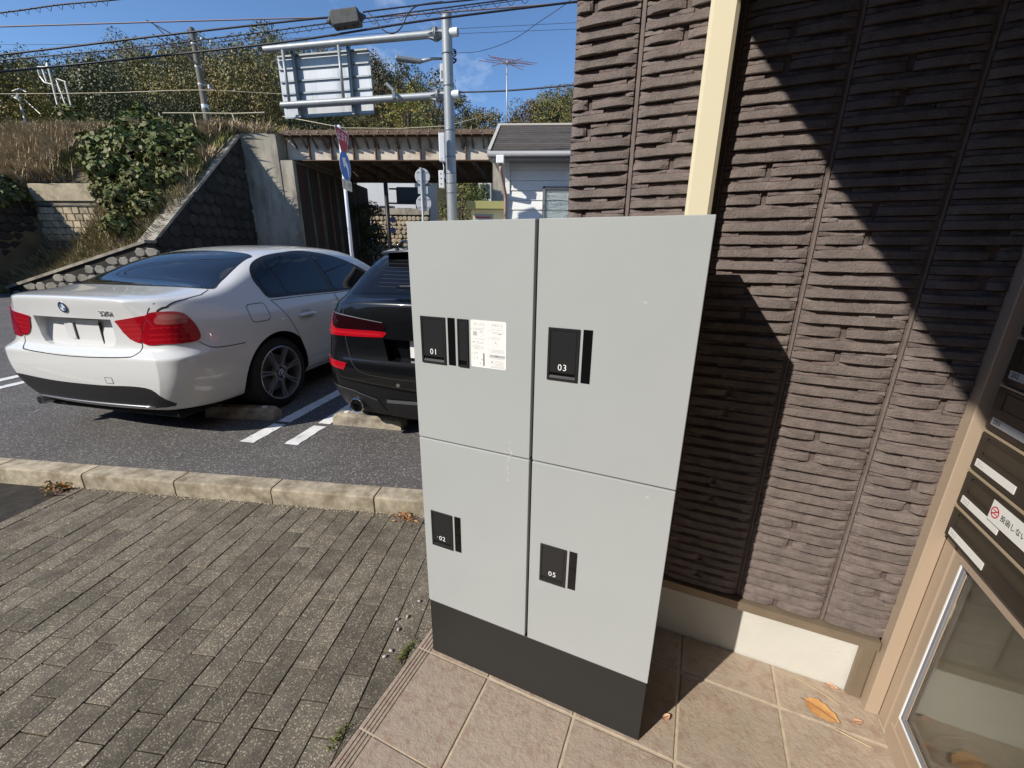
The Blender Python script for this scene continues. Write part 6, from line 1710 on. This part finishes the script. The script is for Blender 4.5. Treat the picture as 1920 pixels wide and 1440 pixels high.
# overhead cables, close above the car park
def cable(label, pts, r, mt=None, group='overhead cables', name='cable'):
    q = [at(*p) for p in pts]; sm = []
    for i in range(len(q)-1):
        p0, p1, p2, p3 = q[max(i-1, 0)], q[i], q[i+1], q[min(i+2, len(q)-1)]
        for k in range(8): t_ = k/8; sm.append(.5*((2*p1)+(p2-p0)*t_+(2*p0-5*p1+4*p2-p3)*t_*t_+(3*p1-p0-3*p2+p3)*t_**3))
    sm.append(q[-1]); return wire(name, sm, r, label, 'cable', mt or m_cable, group)
cable('thick black cable running into the left end of the splice closure', [(-260, 128, 6.6), (0, 103, 6.3), (300, 67, 6.1), (560, 38, 6.0), (617, 33, 6.0)], .013)
cable('thick black cable passing below the splice closure to the building corner', [(-260, 158, 6.8), (0, 135, 6.5), (300, 105, 6.3), (560, 75, 6.1), (800, 38, 6.0), (1090, 2, 6.0), (1300, -24, 6.0)], .014)
cable('black messenger cable just under the splice closure', [(-260, 135, 7.0), (110, 103, 6.8), (300, 84, 6.6), (480, 62, 6.5), (620, 43, 6.4), (900, 6, 6.3), (1150, -26, 6.3)], .009)
cable('thin lower support wire of the spiral hangers', [(110, 107, 6.8), (300, 90, 6.6), (480, 70, 6.5), (620, 51, 6.4), (760, 31, 6.35), (960, 2, 6.3), (1150, -22, 6.3)], .005)
cable('greyish pink cable with small clamps across the top left', [(-260, 58, 8.0), (0, 50, 7.8), (300, 41, 7.6), (560, 34, 7.5), (620, 33, 7.5)], .012, m_cablep)
cable('greyish pink cable right of the splice closure', [(690, 33, 7.5), (860, 21, 7.4), (1085, 4, 7.3), (1250, -8, 7.3)], .012, m_cablep)
cable('black cable leaving the top of the splice closure to the right', [(680, 23, 6.0), (700, 20, 6.0), (800, 8, 6.0), (900, -2, 6.0), (1100, -24, 6.0)], .010)
cable('black looped drop cable hanging right of the splice closure', [(690, 23, 6.0), (703, 36, 6.0), (716, 54, 6.0), (735, 63, 6.0), (752, 52, 6.0), (766, 25, 6.0), (785, 10, 6.0), (830, 3, 6.0)], .008)
cable('black cable with spiral hangers at the top left corner', [(-260, 52, 7.6), (0, 24, 7.4), (110, 9, 7.3), (210, 0, 7.2), (420, -22, 7.1)], .012)
cable('pale wire across the bank behind the utility pole', [(-200, 175, 22), (0, 176, 20), (200, 174, 18.5), (375, 169, 17.2), (530, 176, 18), (700, 178, 19)], .014, m_rope)
cable('thin far wire below the gantry top', [(-100, 84, 30), (250, 82, 30), (520, 74, 30), (800, 57, 30), (1090, 42, 30)], .012)
cable('second thin far wire below the gantry top', [(560, 82, 30), (800, 66, 30), (1090, 54, 30)], .012)
cable('dark paired wire from the gantry pole to the brick wall', [(860, 173, 11.8), (950, 170, 11), (1080, 159, 10), (1200, 147, 9.5)], .02)
cable('thin drop wire curving from the gantry pole up to the right', [(858, 99, 12), (900, 96, 11), (960, 75, 10), (1010, 42, 9), (1060, 8, 8.5), (1085, -14, 8)], .006)
# hanger spirals
def spiral(pts, n, amp, r, label):
    q = [at(*p) for p in pts]; out = []
    L = [0]
    for a, c in zip(q, q[1:]): L.append(L[-1]+(c-a).length)
    N = n*10
    for i in range(N+1):
        s = L[-1]*i/N; k = max(j for j in range(len(q)-1) if L[j] <= s+1e-9); t_ = (s-L[k])/(L[k+1]-L[k]); p = q[k].lerp(q[k+1], t_); ph = 2*pi*i/10
        out.append(p+Vector((0, 0, amp*(cos(ph)-1)*.5))+CF*amp*.4*sin(ph))
    wire('hanger_spiral', out, r, label, 'cable', m_cable, 'overhead cables', 5)
spiral([(170, 99, 6.75), (300, 83, 6.6), (480, 61, 6.5), (616, 43, 6.4)], 20, .075, .004, 'zigzag hanger wire left of the splice closure')
spiral([(690, 35, 6.4), (900, 6, 6.3), (1000, -8, 6.3)], 12, .075, .004, 'zigzag hanger wire right of the splice closure')
spiral([(0, 24, 7.4), (110, 9, 7.3), (210, 0, 7.2)], 10, .07, .004, 'zigzag hanger wire at the top left corner')
m_closure = mat('closure_grey', (.085, .082, .075), .6, var=.25, vscale=14, bump=.2, bscale=60)
ca, cb = at(619, 40, 6.0), at(676, 32, 6.0); cm = ca.lerp(cb, .5)
cl = empty('splice_closure', cm, 0, 'dark grey box-shaped cable splice closure hanging on the overhead cables', 'cable closure')
ax = (cb-ca).normalized(); MC = basis((0, 0, 0), ax, Vector((0, 0, 1))); Lc = (cb-ca).length/2
b = MB(); b.bbox(-Lc*.86, Lc*.98, -.095, .095, -.09, .09, .018, M=MC); b.build('case', m_closure, cl)
b = MB(); b.lathe([(.018, -Lc*1.22), (.035, -Lc*1.1), (.075, -Lc*.86)], 12, MC @ Matrix.Rotation(pi/2, 4, 'Y')); b.build('end_cone', m_closure, cl, smooth=True)
b = MB(); b.lathe([(.07, Lc*.95), (.04, Lc*1.15), (.016, Lc*1.35)], 12, MC @ Matrix.Rotation(pi/2, 4, 'Y')); b.build('end_cone', m_closure, cl, smooth=True)
for x in (-.55, -.1, .5): b = MB(); b.bbox(Lc*x-.012, Lc*x+.012, -.115, -.09, -.02, .02, .004, M=MC); b.build('latch', m_arm, cl)

# ================================================================== litter
m_dleaf = mat('dead_leaf', (.46, .20, .055), .7, var=.4, vscale=40, col2=(.60, .34, .13))
m_dleafb = mat('brown_leaf', (.20, .095, .05), .75, var=.4, vscale=50)
m_moss = mat('moss', (.12, .13, .03), .9, var=.4, vscale=60)
m_pebble = mat('pebble', (.48, .46, .42), .8, rnd=.2)
def dead_leaf(label, p, rot, L, W, mt, seed, curl=.25, group=None):
    rr = random.Random(seed); nx, ny = 10, 6; vs = []
    for i in range(nx+1):
        t_ = i/nx; w = W*(sin(pi*min(1, t_*1.05)))**.7*(1-.25*(t_ > .55)*rr.random()*.8)*rr.uniform(.80, 1.08)
        for j in range(ny+1):
            s_ = j/ny*2-1; vs.append((L*(t_-.5), w*s_*.5, .006+curl*W*(s_*s_*.30)+curl*L*.10*(2*t_-1)**2+rr.uniform(-.0015, .0015)))
    fs = [(i*(ny+1)+j, (i+1)*(ny+1)+j, (i+1)*(ny+1)+j+1, i*(ny+1)+j+1) for i in range(nx) for j in range(ny)]
    t = empty('dead_leaf', p, rot, label, 'leaf', group); b = MB(); b.add(vs, fs); b.build('blade', mt, t, smooth=True)
    b = MB(); b.tube([(-L*.62, 0, .003), (-L*.3, 0, .008), (L*.4, 0, .008)], .0011, 5); b.build('stalk', m_dleafb, t); return t
dead_leaf('large orange dead leaf lying on the tiles near the door frame', (1.022, .338, 0), radians(-26), .096, .072, m_dleaf, 3, .10)
dead_leaf('small pinkish dead leaf beside the large orange leaf', (1.115, .345, 0), radians(20), .03, .024, mat('pink_leaf', (.50, .30, .20), .7, var=.3, vscale=60), 4, .5)
dead_leaf('pale dead leaf at the edge of the locker shadow', (.568, .115, 0), radians(40), .028, .022, mat('pale_leaf', (.66, .40, .26), .7, var=.3, vscale=60), 5, .5)
dead_leaf('thin dead leaf in the corner under the concrete base', (1.075, .447, 0), radians(-20), .040, .016, mat('pale_leaf', (.66, .40, .26), .7), 6, .4)
b = MB(); b.tube([(-.05, .02, .004), (0, 0, .006), (.035, -.012, .004), (.06, -.03, .003)], .0013, 5); tag(b.build('twig', mat('twig', (.5, .4, .22), .8), loc=(1.02, .415, 0)), 'thin curly dry twig by the concrete base', 'twig')
b = MB(); b.tube([(-.04, .008, .003), (.045, -.01, .003)], .0016, 5); tag(b.build('twig', MATS['twig'], loc=(1.085, .288, 0)), 'straight straw stalk by the orange leaf', 'twig')
rr = random.Random(99)
def pile(label, c, n, sx, sy, mats, L, name='leaf_pile'):
    b = MB()
    for k in range(n):
        p = Vector((rr.gauss(0, sx), rr.gauss(0, sy), rr.uniform(.002, .03)*(1 if L > .01 else .4))); a = Vector((rr.gauss(0, 1), rr.gauss(0, 1), rr.gauss(0, .5))).normalized()*L*rr.uniform(.5, 1.2); n_ = a.cross(Vector((rr.gauss(0, .3), rr.gauss(0, .3), 1))).normalized()*L*rr.uniform(.2, .5)
        i = len(b.v); up_ = Vector((0, 0, L*.25)); b.v += [tuple(p-a), tuple(p+n_+up_), tuple(p+a), tuple(p-n_+up_*.4)]; b.f.append((i, i+1, i+2, i+3)); b.m.append(rr.randrange(len(mats)))
    o = b.build(name, mats, loc=c); return tag(o, label, 'leaves', kind='stuff')
pile('heap of brown leaves at the kerb by the locker', (-.83, .615, ZP), 60, .035, .018, [m_dleafb, m_dleaf], .014)
pile('heap of brown leaves and moss at the left end of the kerb', (-2.93, -.02, ZP), 90, .06, .035, [m_dleafb, m_dleaf, m_moss], .022)
pile('moss tuft in the joint beside the tiled step', (-.325, -.03, ZP), 130, .006, .028, [m_moss], .007, 'moss')
pile('moss tuft at a paver corner lower along the tiled step', (-.335, -.345, ZP), 90, .008, .02, [m_moss], .006, 'moss')
bits = MB()
for k in range(300):
    q = uv(rr.uniform(-2.0, .55), -abs(rr.gauss(0, .02))-.004, ZP+.002); s_ = rr.uniform(.002, .006); bits.add([q+Vector((-s_, 0, 0)), q+Vector((0, s_*.6, .002)), q+Vector((s_, 0, 0)), q+Vector((0, -s_*.6, .001))], [(0, 1, 2, 3)])
tag(bits.build('dry_crumbs', mat('crumb', (.5, .45, .35), .9)), kind='stuff')
for i, (u, v) in enumerate(((786, 1128), (745, 1162), (747, 1181), (733, 1221), (721, 1232), (764, 1157))):
    d0 = ray(u, v); p = CAM + d0*((ZP-CAM.z)/d0.z); b = MB(); r2 = random.Random(i); R_ = .0065
    b.lathe([(R_*.5, -R_*.4), (R_, 0), (R_*.85, R_*.5), (R_*.3, R_*.8)], 8); me = b.mesh('pebble', m_pebble, smooth=True)
    o = link('pebble', me, None, (p.x, p.y, ZP+.003), (0, 0, i), (1.3, .9, .8)); tag(o, 'small pale pebble on the pavers beside the tiled step', 'pebble', 'pebbles beside the tiled step')
